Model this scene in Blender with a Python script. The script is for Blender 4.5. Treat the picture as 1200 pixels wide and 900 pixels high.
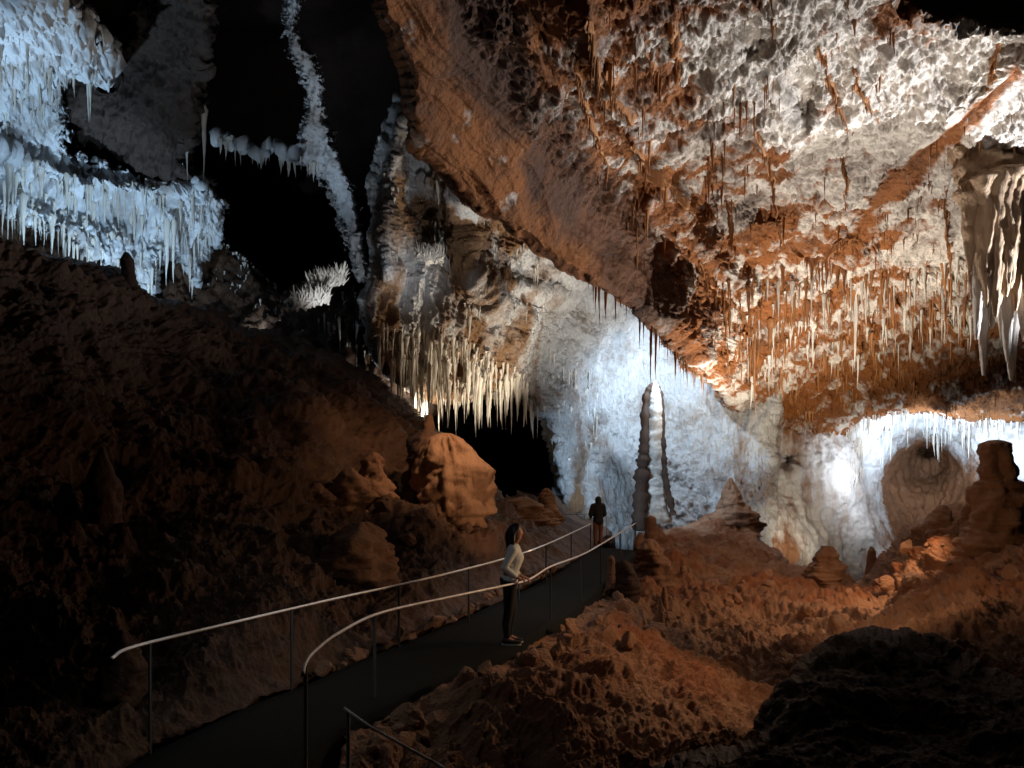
import bpy, math, random
import numpy as np
from mathutils import Vector

# ------------------------------------------------------------------ camera
for o in list(bpy.data.objects): bpy.data.objects.remove(o)
S = bpy.context.scene
F = 890.0            # focal length in photo pixels (photo is 1200 wide)
HZ = 560.0           # horizon row
CAMZ = 2.43          # camera height over the walkway
cam_d = bpy.data.cameras.new('camera'); cam = bpy.data.objects.new('camera', cam_d)
S.collection.objects.link(cam); S.camera = cam
cam.location = (0, 0, CAMZ); cam.rotation_euler = (math.radians(90), 0, 0)
cam_d.sensor_width = 36; cam_d.lens = 36*F/1200.0
cam_d.shift_y = (HZ-450)/1200.0
cam_d.clip_start = 0.1; cam_d.clip_end = 500

# ------------------------------------------------------------------ world + exposure
W = bpy.data.worlds.new('World'); S.world = W; W.use_nodes = True
bg = W.node_tree.nodes['Background']; bg.inputs['Color'].default_value = (0.5, 0.6, 0.8, 1); bg.inputs['Strength'].default_value = 0.0
S.view_settings.view_transform = 'Standard'; S.view_settings.look = 'None'
S.view_settings.exposure = 0.0; S.view_settings.gamma = 1.0; S.view_settings.use_curve_mapping = False

def at(px, py, d):
    return Vector(((px-600)/F*d, d, CAMZ+(HZ-py)/F*d))
def lamp(name, pos, power, color, target=None, angle=None, radius=0.15, blend=0.8):
    l = bpy.data.lights.new(name, 'SPOT' if target is not None else 'POINT')
    l.energy = power; l.color = color; l.shadow_soft_size = radius
    o = bpy.data.objects.new(name, l); S.collection.objects.link(o); o.location = pos
    if target is not None:
        l.spot_size = math.radians(angle); l.spot_blend = blend
        o.rotation_euler = (Vector(target)-Vector(pos)).to_track_quat('-Z', 'Y').to_euler()
    return o
COOL = (0.62, 0.80, 1.0); COLD = (0.50, 0.74, 1.0); NEUT = (0.86, 0.92, 1.0); WARM = (1.0, 0.60, 0.34); CREAM = (1.0, 0.86, 0.66)
# the cave's own unseen floodlights, plus fill lamps added to brighten dark parts
LAMPS = [
 # name, px,py,d, power, colour, target px,py,d, cone
 ('rear_wall_flood', 788, 400, 31.6, 2200, COOL, (768, 500, 36), 150),
 ('rear_wall_low_flood', 690, 590, 27.5, 1100, COLD, (765, 520, 35), 110),
 ('ceiling_flood_far', 905, 655, 26.0, 8200, (1, .94, .86), (910, 300, 26), 125),
 ('ceiling_flood_right', 1400, 430, 18.5, 11000, NEUT, (960, 50, 16.5), 78),
 ('ceiling_fill_high', 1120, 598, 19.0, 3200, (1, .95, .88), (930, 40, 15.5), 96),  # added lamp, brightens the upper ceiling
 ('curtain_flood', 1000, 600, 28.0, 2600, (1, .84, .60), (930, 390, 31), 120),
 ('chamber_flood_left', 1056, 560, 35.2, 800, NEUT, (1005, 530, 39.5), 150),
 ('chamber_flood_low', 975, 655, 31.5, 600, CREAM, (930, 560, 37), 110),
 ('chamber_flood_right', 1170, 560, 35.2, 1600, COOL, (1150, 480, 39.5), 140),
 ('chamber_arch_flood', 1085, 540, 36.9, 1500, COOL, (1085, 480, 40), 150),
 ('ribbon_flood', 300, 340, 22.5, 800, COOL, (368, 120, 26), 62),
 ('left_vault_flood', -40, 330, 19.0, 2400, COLD, (-15, 70, 21), 84),
 ('left_curtain_flood', 130, 400, 24.5, 2600, COLD, (110, 270, 29.5), 92),
 ('left_gap_flood', 290, 400, 29.5, 260, COOL, (290, 300, 33), 130),
 ('coral_flood', 400, 400, 23.0, 260, NEUT, (386, 320, 24.6), 60),
 ('gap_flood', 474, 494, 27.4, 120, COOL, (480, 440, 28), 150),
 ('middle_cluster_flood', 490, 500, 26.8, 420, CREAM, (525, 420, 28), 150),
 ('buttress_fill', 560, 430, 21.0, 650, NEUT, (468, 220, 25), 58),  # added in front to brighten the buttress
 ('mid_wall_flood', 655, 560, 27.0, 2300, CREAM, (570, 310, 27), 95),
 ('flank_fill', 430, 400, 15.0, 170, NEUT, (490, 110, 14.5), 60),  # added lamp lifting the dark flank
 ('boulder_lamp', 625, 640, 15.5, 85, WARM, (535, 570, 18.5), 80),
 ('walk_lamp_right', 880, 610, 11.5, 210, WARM, (640, 780, 11), 150),
 ('floor_lamp_right', 1110, 560, 17.0, 620, WARM, (900, 690, 19), 130),
 ('right_slope_fill', 960, 640, 12.5, 170, WARM, (1130, 660, 16), 120),  # added warm lamp for the right slope
 ('rail_fill', 470, 380, 7.5, 30, NEUT, (480, 705, 9.8), 100),  # unseen lamp added above the rails, also lights the woman
 ('rail_fill_far', 690, 420, 15.0, 110, NEUT, (660, 650, 15), 70),  # unseen lamp added above the far rails to whiten them
 ('slope_lamp', 590, 400, 16.5, 420, WARM, (490, 560, 19), 84),
]
for wx, wy, pw in [(-2.75, 6.7, 15), (-2.4, 8.2, 14), (-1.9, 9.5, 12), (-.55, 12.6, 12), (.25, 14.4, 13), (.9, 16.4, 14), (1.7, 18.8, 10), (2.7, 21.6, 6)]:  # unseen lamps added over the path to brighten the rails
    lamp('path_fill_light', (wx, wy, 1.75), pw*.6, (.92, .97, 1), (wx, wy+.01, 0), 112, radius=.05)
for nm, x, y, d, p, c, t, a in LAMPS:
    lamp(nm, at(x, y, d), p, c, at(*t), a)

# ------------------------------------------------------------------ noise
rs = np.random.RandomState(7)
PERM = rs.permutation(256); PERM = np.concatenate([PERM, PERM, PERM])
GR = rs.normal(size=(256, 3)); GR /= np.linalg.norm(GR, axis=1)[:, None]; GR = GR.astype(np.float32)
JIT = rs.rand(256, 3).astype(np.float32)
def perlin(P):
    P = np.asarray(P, np.float32); I = np.floor(P).astype(np.int32); f = P-I; I &= 255
    u = f*f*f*(f*(f*6-15)+10); r = None
    out = 0
    for dx in (0, 1):
        a = PERM[I[:, 0]+dx]; wx = u[:, 0] if dx else 1-u[:, 0]
        for dy in (0, 1):
            b = PERM[a+((I[:, 1]+dy) & 255)]; wy = u[:, 1] if dy else 1-u[:, 1]
            for dz in (0, 1):
                h = PERM[b+((I[:, 2]+dz) & 255)]; g = GR[h]
                wz = u[:, 2] if dz else 1-u[:, 2]
                out = out+wx*wy*wz*(g[:, 0]*(f[:, 0]-dx)+g[:, 1]*(f[:, 1]-dy)+g[:, 2]*(f[:, 2]-dz))
    return out*1.5
def fbm(P, s, octv=4, gain=.5):
    P = np.asarray(P)*s; r = 0; a = 1
    for k in range(octv):
        r = r+a*perlin(P+k*17.3); P = P*2.03; a *= gain
    return r
def ridged(P, s, octv=4, gain=.5):
    P = np.asarray(P)*s; r = 0; a = 1
    for k in range(octv):
        r = r+a*(1-2*np.abs(perlin(P+k*11.7))); P = P*2.07; a *= gain
    return r
def worley(P, s):
    P = (np.asarray(P)*s).astype(np.float32); I = np.floor(P).astype(np.int32); f = P-I
    best = np.full(len(P), 9., np.float32)
    for dx in (-1, 0, 1):
        for dy in (-1, 0, 1):
            for dz in (-1, 0, 1):
                h = PERM[PERM[PERM[(I[:, 0]+dx) & 255]+((I[:, 1]+dy) & 255)]+((I[:, 2]+dz) & 255)]
                j = JIT[h]
                d = (j[:, 0]+dx-f[:, 0])**2+(j[:, 1]+dy-f[:, 1])**2+(j[:, 2]+dz-f[:, 2])**2
                best = np.minimum(best, d)
    return np.sqrt(best)
def sstep(a, b, x):
    t = np.clip((x-a)/(b-a), 0, 1); return t*t*(3-2*t)

# ------------------------------------------------------------------ materials
def rock_material(name, pale, rust, dark, bump=.06, bscale=6, rough=.75, drip=False, rustbias=0.0, spec=.3):
    m = bpy.data.materials.new(name); m.use_nodes = True; nt = m.node_tree; N = nt.nodes; L = nt.links
    b = N['Principled BSDF']; b.inputs['Roughness'].default_value = rough; b.inputs['Specular IOR Level'].default_value = spec
    geo = N.new('ShaderNodeNewGeometry')
    mp = N.new('ShaderNodeMapping'); L.new(geo.outputs['Position'], mp.inputs['Vector'])
    if drip: mp.inputs['Scale'].default_value = (1, 1, .22)
    n1 = N.new('ShaderNodeTexNoise'); n1.inputs['Scale'].default_value = 1.1; n1.inputs['Detail'].default_value = 9; n1.inputs['Roughness'].default_value = .68
    n2 = N.new('ShaderNodeTexNoise'); n2.inputs['Scale'].default_value = bscale; n2.inputs['Detail'].default_value = 8; n2.inputs['Roughness'].default_value = .7
    n3 = N.new('ShaderNodeTexNoise'); n3.inputs['Scale'].default_value = .45; n3.inputs['Detail'].default_value = 6; n3.inputs['Roughness'].default_value = .7
    for n in (n1, n2): L.new(mp.outputs['Vector'], n.inputs['Vector'])
    L.new(geo.outputs['Position'], n3.inputs['Vector'])
    at_ = N.new('ShaderNodeAttribute'); at_.attribute_name = 'rust'
    s = N.new('ShaderNodeMath'); s.operation = 'MULTIPLY_ADD'; L.new(n1.outputs['Fac'], s.inputs[0]); s.inputs[1].default_value = 1.6; s.inputs[2].default_value = -.8+rustbias
    ad = N.new('ShaderNodeMath'); ad.operation = 'ADD'; L.new(s.outputs[0], ad.inputs[0]); L.new(at_.outputs['Fac'], ad.inputs[1]); ad.use_clamp = True
    mr = N.new('ShaderNodeMapRange'); L.new(ad.outputs[0], mr.inputs['Value']); mr.inputs['From Min'].default_value = .3; mr.inputs['From Max'].default_value = .7
    mix = N.new('ShaderNodeMix'); mix.data_type = 'RGBA'; L.new(mr.outputs['Result'], mix.inputs['Factor'])
    mix.inputs[6].default_value = (*pale, 1); mix.inputs[7].default_value = (*rust, 1)
    mr2 = N.new('ShaderNodeMapRange'); L.new(n3.outputs['Fac'], mr2.inputs['Value']); mr2.inputs['From Min'].default_value = .48; mr2.inputs['From Max'].default_value = .68
    mr2.inputs['To Max'].default_value = .8
    a2 = N.new('ShaderNodeAttribute'); a2.attribute_name = 'dark_band'
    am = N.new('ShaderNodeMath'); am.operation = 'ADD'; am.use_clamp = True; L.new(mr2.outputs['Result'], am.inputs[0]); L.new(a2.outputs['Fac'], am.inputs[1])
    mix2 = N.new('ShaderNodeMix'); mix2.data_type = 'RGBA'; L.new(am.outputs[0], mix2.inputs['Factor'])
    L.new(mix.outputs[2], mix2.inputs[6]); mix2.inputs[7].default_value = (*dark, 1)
    L.new(mix2.outputs[2], b.inputs['Base Color'])
    bp = N.new('ShaderNodeBump'); bp.inputs['Distance'].default_value = bump; bp.inputs['Strength'].default_value = 1.0
    vo = N.new('ShaderNodeTexVoronoi'); vo.inputs['Scale'].default_value = bscale*.9
    wp = N.new('ShaderNodeVectorMath'); wp.operation = 'MULTIPLY_ADD'; L.new(n1.outputs['Color'], wp.inputs[0]); wp.inputs[1].default_value = (.9, .9, .9); L.new(mp.outputs['Vector'], wp.inputs[2])
    L.new(wp.outputs[0], vo.inputs['Vector'])
    hs = N.new('ShaderNodeMath'); hs.operation = 'MULTIPLY_ADD'; L.new(vo.outputs['Distance'], hs.inputs[0]); hs.inputs[1].default_value = -.45; L.new(n2.outputs['Fac'], hs.inputs[2])
    L.new(hs.outputs[0], bp.inputs['Height']); L.new(bp.outputs['Normal'], b.inputs['Normal'])
    return m
def plain_material(name, col, rough=.6, metal=0, bump=0, bscale=40, spec=.5):
    m = bpy.data.materials.new(name); m.use_nodes = True; N = m.node_tree.nodes; L = m.node_tree.links
    b = N['Principled BSDF']; b.inputs['Roughness'].default_value = rough; b.inputs['Metallic'].default_value = metal; b.inputs['Specular IOR Level'].default_value = spec
    n = N.new('ShaderNodeTexNoise'); n.inputs['Scale'].default_value = bscale; n.inputs['Detail'].default_value = 5
    g = N.new('ShaderNodeNewGeometry'); L.new(g.outputs['Position'], n.inputs['Vector'])
    r = N.new('ShaderNodeMix'); r.data_type = 'RGBA'; L.new(n.outputs['Fac'], r.inputs['Factor'])
    r.inputs[6].default_value = (*[c*.75 for c in col], 1); r.inputs[7].default_value = (*[min(1, c*1.25) for c in col], 1)
    L.new(r.outputs[2], b.inputs['Base Color'])
    if bump:
        bp = N.new('ShaderNodeBump'); bp.inputs['Distance'].default_value = bump
        L.new(n.outputs['Fac'], bp.inputs['Height']); L.new(bp.outputs['Normal'], b.inputs['Normal'])
    return m
M = dict(
 ceiling=rock_material('ceiling_limestone', (.64, .57, .50), (.25, .085, .020), (.075, .032, .016), .14, 6),
 wall=rock_material('wall_flowstone', (.60, .60, .60), (.27, .15, .075), (.22, .14, .085), .2, 9, drip=True, rustbias=-.12),
 left=rock_material('left_flowstone', (.58, .60, .62), (.25, .16, .10), (.24, .19, .15), .06, 5, drip=True, rustbias=-.15),
 chamber=rock_material('chamber_flowstone', (.66, .66, .66), (.24, .11, .05), (.26, .14, .08), .05, 7, drip=True, rustbias=-.05),
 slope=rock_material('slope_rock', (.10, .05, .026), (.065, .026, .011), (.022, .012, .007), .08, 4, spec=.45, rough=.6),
 floor=rock_material('floor_rock', (.30, .165, .095), (.23, .085, .032), (.12, .05, .022), .09, 5, spec=.4, rough=.65),
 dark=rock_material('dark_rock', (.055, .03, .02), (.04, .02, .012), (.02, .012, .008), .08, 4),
 tip=rock_material('cluster_tip_flowstone', (.50, .46, .42), (.36, .25, .17), (.3, .2, .14), .08, 8, drip=True, rustbias=-.05),
 cluster=rock_material('cluster_flowstone', (.40, .27, .17), (.22, .10, .04), (.12, .06, .03), .12, 8, drip=True),
 rust_st=rock_material('rust_stalactite', (.36, .16, .06), (.22, .065, .013), (.08, .028, .010), .05, 9, drip=True, rustbias=.1),
 pale_st=rock_material('pale_stalactite', (.66, .62, .55), (.40, .24, .12), (.5, .42, .34), .03, 9, drip=True, rustbias=-.15, rough=.5),
 asphalt=plain_material('asphalt', (.010, .011, .010), .95, bump=.006, bscale=60, spec=.12),
 steel=plain_material('brushed_steel', (.86, .84, .80), .38, .25, bscale=15),
 post=plain_material('dull_steel', (.025, .024, .022), .5, .8, bscale=15),
 sweater=plain_material('grey_knit', (.72, .78, .76), .9, bump=.004, bscale=90),
 trousers=plain_material('black_cloth', (.015, .015, .018), .9, bscale=60),
 skin=plain_material('skin', (.42, .20, .13), .5, bscale=20),
 hair=plain_material('dark_hair', (.012, .009, .008), .45, bscale=80),
 shoe=plain_material('shoe_cloth', (.03, .03, .035), .7),
 sole=plain_material('shoe_rubber', (.55, .55, .52), .7),
 jacket=plain_material('black_jacket', (.012, .012, .014), .8),
 lamp=plain_material('lamp_casing', (.03, .03, .03), .5),
)

# ------------------------------------------------------------------ mesh helpers
def mesh_from(name, verts, faces, mat, attr=None, smooth=True):
    me = bpy.data.meshes.new(name)
    verts = np.asarray(verts, np.float32); faces = np.asarray(faces, np.int32)
    k = faces.shape[1]
    me.vertices.add(len(verts)); me.vertices.foreach_set('co', verts.ravel())
    me.loops.add(faces.size); me.loops.foreach_set('vertex_index', faces.ravel())
    me.polygons.add(len(faces)); me.polygons.foreach_set('loop_start', np.arange(0, faces.size, k, dtype=np.int32))
    me.polygons.foreach_set('use_smooth', np.full(len(faces), smooth))
    if attr is not None:
        a = me.attributes.new('rust', 'FLOAT', 'POINT'); a.data.foreach_set('value', np.asarray(attr, np.float32))
    me.update(); me.validate()
    me.materials.append(mat)
    return me
def link(name, data, parent=None, loc=None):
    o = bpy.data.objects.new(name, data); S.collection.objects.link(o)
    if parent is not None: o.parent = parent
    if loc is not None: o.location = loc
    return o
def tag(o, label=None, cat=None, group=None, kind=None):
    if label: o['label'] = label
    if cat: o['category'] = cat
    if group: o['group'] = group
    if kind: o['kind'] = kind
    return o
def poly_sd(px, py, poly):
    poly = np.array(poly, float); n = len(poly); d = np.full(px.shape, 1e9); ins = np.zeros(px.shape, bool)
    for i in range(n):
        ax, ay = poly[i]; bx, by = poly[(i+1) % n]; ex, ey = bx-ax, by-ay
        t = np.clip(((px-ax)*ex+(py-ay)*ey)/(ex*ex+ey*ey+1e-9), 0, 1)
        d = np.minimum(d, (px-ax-t*ex)**2+(py-ay-t*ey)**2)
        c = ((ay > py) != (by > py)) & (px < (bx-ax)*(py-ay)/(by-ay+1e-12)+ax)
        ins ^= c
    d = np.sqrt(d); return np.where(ins, d, -d)
def line_d(px, py, pts):
    d = np.full(px.shape, 1e9)
    for (ax, ay), (bx, by) in zip(pts[:-1], pts[1:]):
        ex, ey = bx-ax, by-ay; t = np.clip(((px-ax)*ex+(py-ay)*ey)/(ex*ex+ey*ey+1e-9), 0, 1)
        d = np.minimum(d, (px-ax-t*ex)**2+(py-ay-t*ey)**2)
    return np.sqrt(d)
class TPS:
    def __init__(s, pts, reg=.3):
        p = np.array(pts, float); s.c = p[:, :2]/300; v = p[:, 2]; n = len(p)
        r = np.linalg.norm(s.c[:, None]-s.c[None], axis=2); K = s.k(r)+np.eye(n)*reg*.01
        Pm = np.hstack([np.ones((n, 1)), s.c]); A = np.zeros((n+3, n+3)); A[:n, :n] = K; A[:n, n:] = Pm; A[n:, :n] = Pm.T
        s.w = np.linalg.solve(A, np.concatenate([v, np.zeros(3)]))
    def k(s, r): return np.where(r > 1e-9, r*r*np.log(np.maximum(r, 1e-9)), 0)
    def __call__(s, x, y):
        x = x/300; y = y/300; r = s.w[-3]+s.w[-2]*x+s.w[-1]*y
        for (cx, cy), w in zip(s.c, s.w): r = r+w*s.k(np.hypot(x-cx, y-cy))
        return r
SURF = {}
def sheet(name, key, poly, ctrl, mat, disp, rust=None, step=1.6, ystep=None, edge=14, push=4.0, wob=5, wobs=.04, bumps=(), craters=(), dark_band=None):
    """a rock surface laid out in metres from surveyed (bearing, height, distance) points, then weathered in world space"""
    xs = [p[0] for p in poly]; ys = [p[1] for p in poly]
    gx = np.arange(min(xs)-6, max(xs)+6, step); gy = np.arange(min(ys)-6, max(ys)+6, ystep or step)
    X, Y = np.meshgrid(gx, gy); sh = X.shape; x = X.ravel(); y = Y.ravel()
    sd = poly_sd(x, y, poly)
    sd += wob*(perlin(np.stack([x*wobs, y*wobs, x*0+3.3], 1))+.6*perlin(np.stack([x*wobs*3, y*wobs*3, x*0+9.3], 1)))
    inv = TPS([(a, b, 1/c) for a, b, c in ctrl])(x, y); inv = np.clip(inv, 1/90, 1/3.)
    d = 1/inv
    for pts, w, dd in bumps: d = d-dd*np.exp(-(line_d(x, y, pts)/w)**2)
    for cx, cy, rx, ry, dd in craters: d = d+dd*np.exp(-(((x-cx)/rx)**2+((y-cy)/ry)**2)**2)
    e = np.clip(1-sd/edge, 0, 2.5); d = d+push*(1-np.sqrt(np.clip(1-np.minimum(e, 1)**2, 0, 1)))*.6+push*np.maximum(e-1, 0)
    P = np.stack([(x-600)/F*d, d, CAMZ+(HZ-y)/F*d], 1)
    G = P.reshape(sh+(3,)); tx = np.gradient(G, axis=1); ty = np.gradient(G, axis=0)
    n = np.cross(ty, tx); n /= np.linalg.norm(n, axis=2, keepdims=True)+1e-9; n = n.reshape(-1, 3)
    view = P-np.array([0, 0, CAMZ]); n *= np.where((n*view).sum(1) > 0, -1, 1)[:, None]
    h = disp(P, x, y)*(.3+.7*sstep(-2, 16, sd)); Q = P+n*h[:, None]
    r = rust(P, h, x, y) if rust is not None else np.zeros(len(x))
    keep = (sd > -4).reshape(sh)
    q = keep[:-1, :-1] & keep[1:, :-1] & keep[:-1, 1:] & keep[1:, 1:]
    idx = np.arange(len(x)).reshape(sh)
    fc = np.stack([idx[:-1, :-1][q], idx[1:, :-1][q], idx[1:, 1:][q], idx[:-1, 1:][q]], 1)
    used = np.unique(fc); mp = np.full(len(x), -1); mp[used] = np.arange(len(used))
    me = mesh_from(name, Q[used], mp[fc], mat, r[used])
    if dark_band is not None:
        am = me.attributes.new('dark_band', 'FLOAT', 'POINT'); am.data.foreach_set('value', dark_band(Q[used], x[used], y[used]).astype(np.float32))
    o = link(name, me)
    SURF[key] = dict(x=x[used], y=y[used], P=Q[used], sd=sd[used], h=h[used])
    return o
def anchor(key, px, py):
    s = SURF[key]; i = np.argmin((s['x']-px)**2+(s['y']-py)**2); return Vector(s['P'][i].tolist())

# ------------------------------------------------------------------ the cave (setting)
# outer shell far behind everything
def shell():
    nu, nv = 200, 100
    u = np.linspace(0, 2*np.pi, nu, endpoint=False); v = np.linspace(-.5*np.pi, .5*np.pi, nv)
    U, V = np.meshgrid(u, v); P = np.stack([46*np.cos(V)*np.cos(U), 25+42*np.cos(V)*np.sin(U), 4+22*np.sin(V)], 2).reshape(-1, 3)
    P = P*(1+.06*fbm(P, .12, 5))[:, None]
    i = np.arange(nu*nv).reshape(nv, nu); a = i[:-1]; b = i[1:]
    f = np.stack([a, np.roll(a, -1, 1), np.roll(b, -1, 1), b], 2).reshape(-1, 4)
    o = link('cave_wall', mesh_from('outer_cave_wall', P, f[:, ::-1], M['dark'])); tag(o, kind='structure')
shell()

def warp(P, a=.25, sc=1.1): return P+a*np.stack([perlin(P*sc), perlin(P*sc+31.7), perlin(P*sc+73.1)], 1)
FLANK = [(455, -30), (500, 60), (560, 170), (640, 262), (715, 335)]
def d_ceiling(P, x, y):
    Q = warp(P, .45, .9)
    low = fbm(P*[1, 1, .7], .28, 3)*.42-.28
    mid = ridged(Q*[1, 1, .5], .9, 4, .6)
    cells = 1-worley(Q*[1, 1, .7], 1.3)
    fine = worley(warp(P, .12, 3)*[1, 1, .6], 3.6)
    k = 1-.85*sstep(75, 35, line_d(x, y, FLANK))
    streak = (1-k)*.22*ridged(np.stack([P[:, 0]*.9-P[:, 1]*.45, P[:, 1]*.2, P[:, 2]*.35], 1), .9, 4)
    lower = sstep(300, 380, y); k = k*(1-.85*np.exp(-(line_d(x, y, [(1000, 285), (1030, 245), (1080, 190), (1130, 145), (1185, 95)])/9)**2))
    return low+streak+k*(.15*mid+.30*cells-.20*fine+0.06*ridged(Q, 4.5, 3)+.045*ridged(P, 9, 2))+lower*.22*ridged(P*[1, 1, .14], 1.7, 3)
def r_ceiling(P, h, x, y):
    b = TPS([(450, 0, .95), (600, 50, 1.0), (600, 200, .9), (700, 300, 1.4), (660, 100, .7), (720, 60, .75), (760, 160, .65), (830, 60, .25), (950, 30, .05), (1100, 90, .15), (1200, 120, .0),
             (950, 180, .15), (850, 200, .5), (760, 260, .75), (900, 260, .6), (1050, 250, .2), (1180, 220, 0), (1000, 330, .5), (850, 340, .65), (880, 420, .7), (1000, 400, .75),
             (1100, 430, .8), (1200, 450, .85), (950, 470, .7), (850, 470, .45), (1080, 30, .5), (1150, 320, .1), (800, 400, .8)])(x, y)
    Q = warp(P, .5, .8)
    n = fbm(Q*[1, 1, .45], .7, 4); pits = sstep(.5, .8, worley(Q*[1, 1, .7], 1.3)); fp = sstep(.5, .75, worley(warp(P, .12, 3)*[1, 1, .6], 3.6))
    rib = np.exp(-(line_d(x, y, [(1000, 285), (1030, 245), (1080, 190), (1130, 145), (1185, 95)])/14)**2)
    return b+.6*n+.35*pits+.45*fp*(.3+b)+1.1*rib-.16  # pits carry rust plus the shade of recesses, both as colour
C1 = sheet('cave_ceiling', 'ceil',
  [(430, -70), (1058, -70), (1062, -2), (1092, 14), (1130, 24), (1175, 30), (1275, 34), (1275, 515), (1200, 492), (1150, 490), (1100, 483), (1050, 480), (1012, 488), (985, 515), (940, 520), (890, 512),
   (860, 486), (835, 450), (805, 425), (772, 388), (735, 358), (700, 334), (660, 318), (625, 290), (590, 262), (545, 235), (505, 190), (482, 172), (480, 120), (470, 70), (446, 20)],
  [(460, 0, 12), (600, 0, 12.6), (750, 0, 13.2), (900, 0, 14), (1050, 0, 14.5), (1200, 0, 14.5), (900, -60, 12.5), (500, 100, 14), (600, 100, 14.8), (700, 100, 16.2), (900, 100, 17), (1050, 100, 17.5), (1200, 100, 17),
   (500, 180, 16), (600, 200, 17.4), (650, 250, 18.8), (700, 320, 21), (760, 375, 24), (820, 430, 28), (600, 265, 18.5), (750, 200, 20.4), (900, 200, 21.2), (1050, 200, 21.5), (1200, 200, 20),
   (760, 300, 23.4), (900, 300, 26.5), (1050, 300, 27), (1200, 300, 25), (870, 400, 31), (950, 400, 32.5), (1050, 400, 33), (1200, 400, 31), (870, 480, 35.5), (950, 480, 36.5), (1050, 480, 37), (1200, 480, 36)],
  M['ceiling'], d_ceiling, r_ceiling, dark_band=lambda P, x, y: 0.8*sstep(62, 20, line_d(x, y, [(540, -60), (580, 60), (650, 180), (730, 280), (770, 350)])+28*fbm(P, .5, 3)), step=1.1, edge=10, push=3,  # darker band along the flank
  bumps=[([(1000, 285), (1030, 245), (1060, 213)], 15, .35), ([(1000, 285), (1030, 245), (1080, 190), (1130, 145), (1185, 95), (1260, 30)], 17, .5), ([(880, 360), (960, 340), (1000, 290)], 16, .7),
         ([(690, 0), (700, 90), (760, 200), (830, 290)], 14, .5), ([(760, 240), (830, 300), (870, 340)], 14, .5)],
  craters=[(940, 118, 17, 24, .7), (785, 285, 20, 12, .2), (900, 240, 30, 20, .7), (820, 230, 18, 26, .6), (880, 55, 14, 12, .5)])
tag(C1, kind='structure')

def d_wall(P, x, y):
    drip = ridged(P*[1, 1, .16], 1.3, 3, .6)
    return .5*fbm(P, .22, 3)+.16*drip*sstep(900, 500, x+.0*y)+.12*ridged(P*[1, 1, .35], 1.6, 3, .6)+.2*(1-worley(warp(P, .4, 1)*[1, 1, .5], 1.7))-.13*worley(warp(P, .12, 3)*[1, 1, .6], 4.5)+.06*ridged(P, 7, 2)
def r_wall(P, h, x, y):
    b = TPS([(450, 180, .3), (450, 300, .3), (500, 250, 1.), (560, 210, .45), (540, 330, .75), (600, 250, .8), (600, 320, .45), (640, 330, .1), (500, 390, .75), (570, 380, .8), (620, 420, .6), (640, 480, .5), (680, 420, .0), (760, 400, -.15),
             (700, 520, .15), (680, 600, .6), (760, 560, -.1), (850, 480, .25), (850, 600, .2), (460, 420, .6)])(x, y)
    return b+.5*fbm(P*[1, 1, .3], .8, 4)
C2 = sheet('cave_wall', 'wall',
  [(478, 95), (560, 150), (700, 260), (920, 380), (905, 650), (720, 650), (668, 600), (652, 570), (648, 520), (640, 490), (610, 462), (570, 460), (540, 470), (500, 465), (455, 440), (430, 400), (425, 350), (436, 320), (440, 262), (436, 215), (450, 165)],
  [(455, 150, 25), (455, 240, 25), (450, 320, 24.5), (500, 230, 28), (500, 300, 26.5), (550, 350, 27), (540, 200, 24), (600, 240, 26), (610, 400, 30), (640, 300, 29), (600, 320, 27.5), (650, 350, 32), (700, 400, 35), (760, 400, 36), (850, 450, 35.5), (700, 550, 34), (760, 600, 35), (850, 600, 34.5),
   (650, 450, 32), (650, 550, 31.5), (500, 400, 26.5), (450, 400, 25), (540, 450, 28), (600, 460, 30)],
  M['wall'], d_wall, r_wall, step=1.2, edge=12, push=3,
  bumps=[([(470, 140), (460, 240), (455, 320)], 14, 1.0), ([(540, 240), (550, 300), (575, 350)], 15, 1.2), ([(500, 215), (560, 235), (625, 270)], 10, .8), ([(590, 330), (660, 350)], 8, .8)])
tag(C2, kind='structure')

def d_left(P, x, y):
    return -.55+.6*fbm(P, .2, 3)+.16*ridged(warp(P, .3, 1)*[1, 1, .18], 2.6, 4, .6)+.32*ridged(P*[1, 1, .13], .9, 4, .6)+.2*(1-worley(P*[1, 1, .4], 1.2))-.1*worley(P*[1, 1, .5], 4)
def r_left(P, h, x, y): return .12+.55*fbm(P*[1, 1, .3], .5, 4)
C3 = sheet('cave_wall', 'left',
  [(-60, -60), (60, -60), (88, 10), (118, 38), (134, 62), (124, 88), (100, 92), (88, 78), (72, 88), (68, 110), (78, 140), (84, 180), (130, 192), (172, 210), (240, 215), (262, 238), (262, 290), (240, 300), (232, 332), (212, 300), (190, 300),
   (178, 350), (160, 330), (150, 318), (128, 318), (98, 296), (70, 268), (40, 262), (0, 248), (-60, 235)],
  [(0, 0, 18), (60, 0, 19), (110, 60, 21.5), (0, 100, 22), (50, 120, 24), (0, 180, 25), (70, 200, 27), (150, 230, 29), (150, 300, 29), (240, 260, 31.5), (0, 240, 25.5), (80, 280, 27)],
  M['left'], d_left, r_left, step=1.25, edge=5, push=2, wob=10, wobs=.07,
  bumps=[([(-20, 170), (40, 190), (100, 220), (180, 225)], 12, .9)])
tag(C3, kind='structure')
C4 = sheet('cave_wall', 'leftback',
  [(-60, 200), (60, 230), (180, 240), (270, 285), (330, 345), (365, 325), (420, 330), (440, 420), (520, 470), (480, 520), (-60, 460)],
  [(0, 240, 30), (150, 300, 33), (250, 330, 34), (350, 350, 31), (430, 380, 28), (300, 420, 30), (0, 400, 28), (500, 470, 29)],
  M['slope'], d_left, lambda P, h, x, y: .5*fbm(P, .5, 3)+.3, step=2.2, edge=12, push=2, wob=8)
tag(C4, kind='structure')
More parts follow.
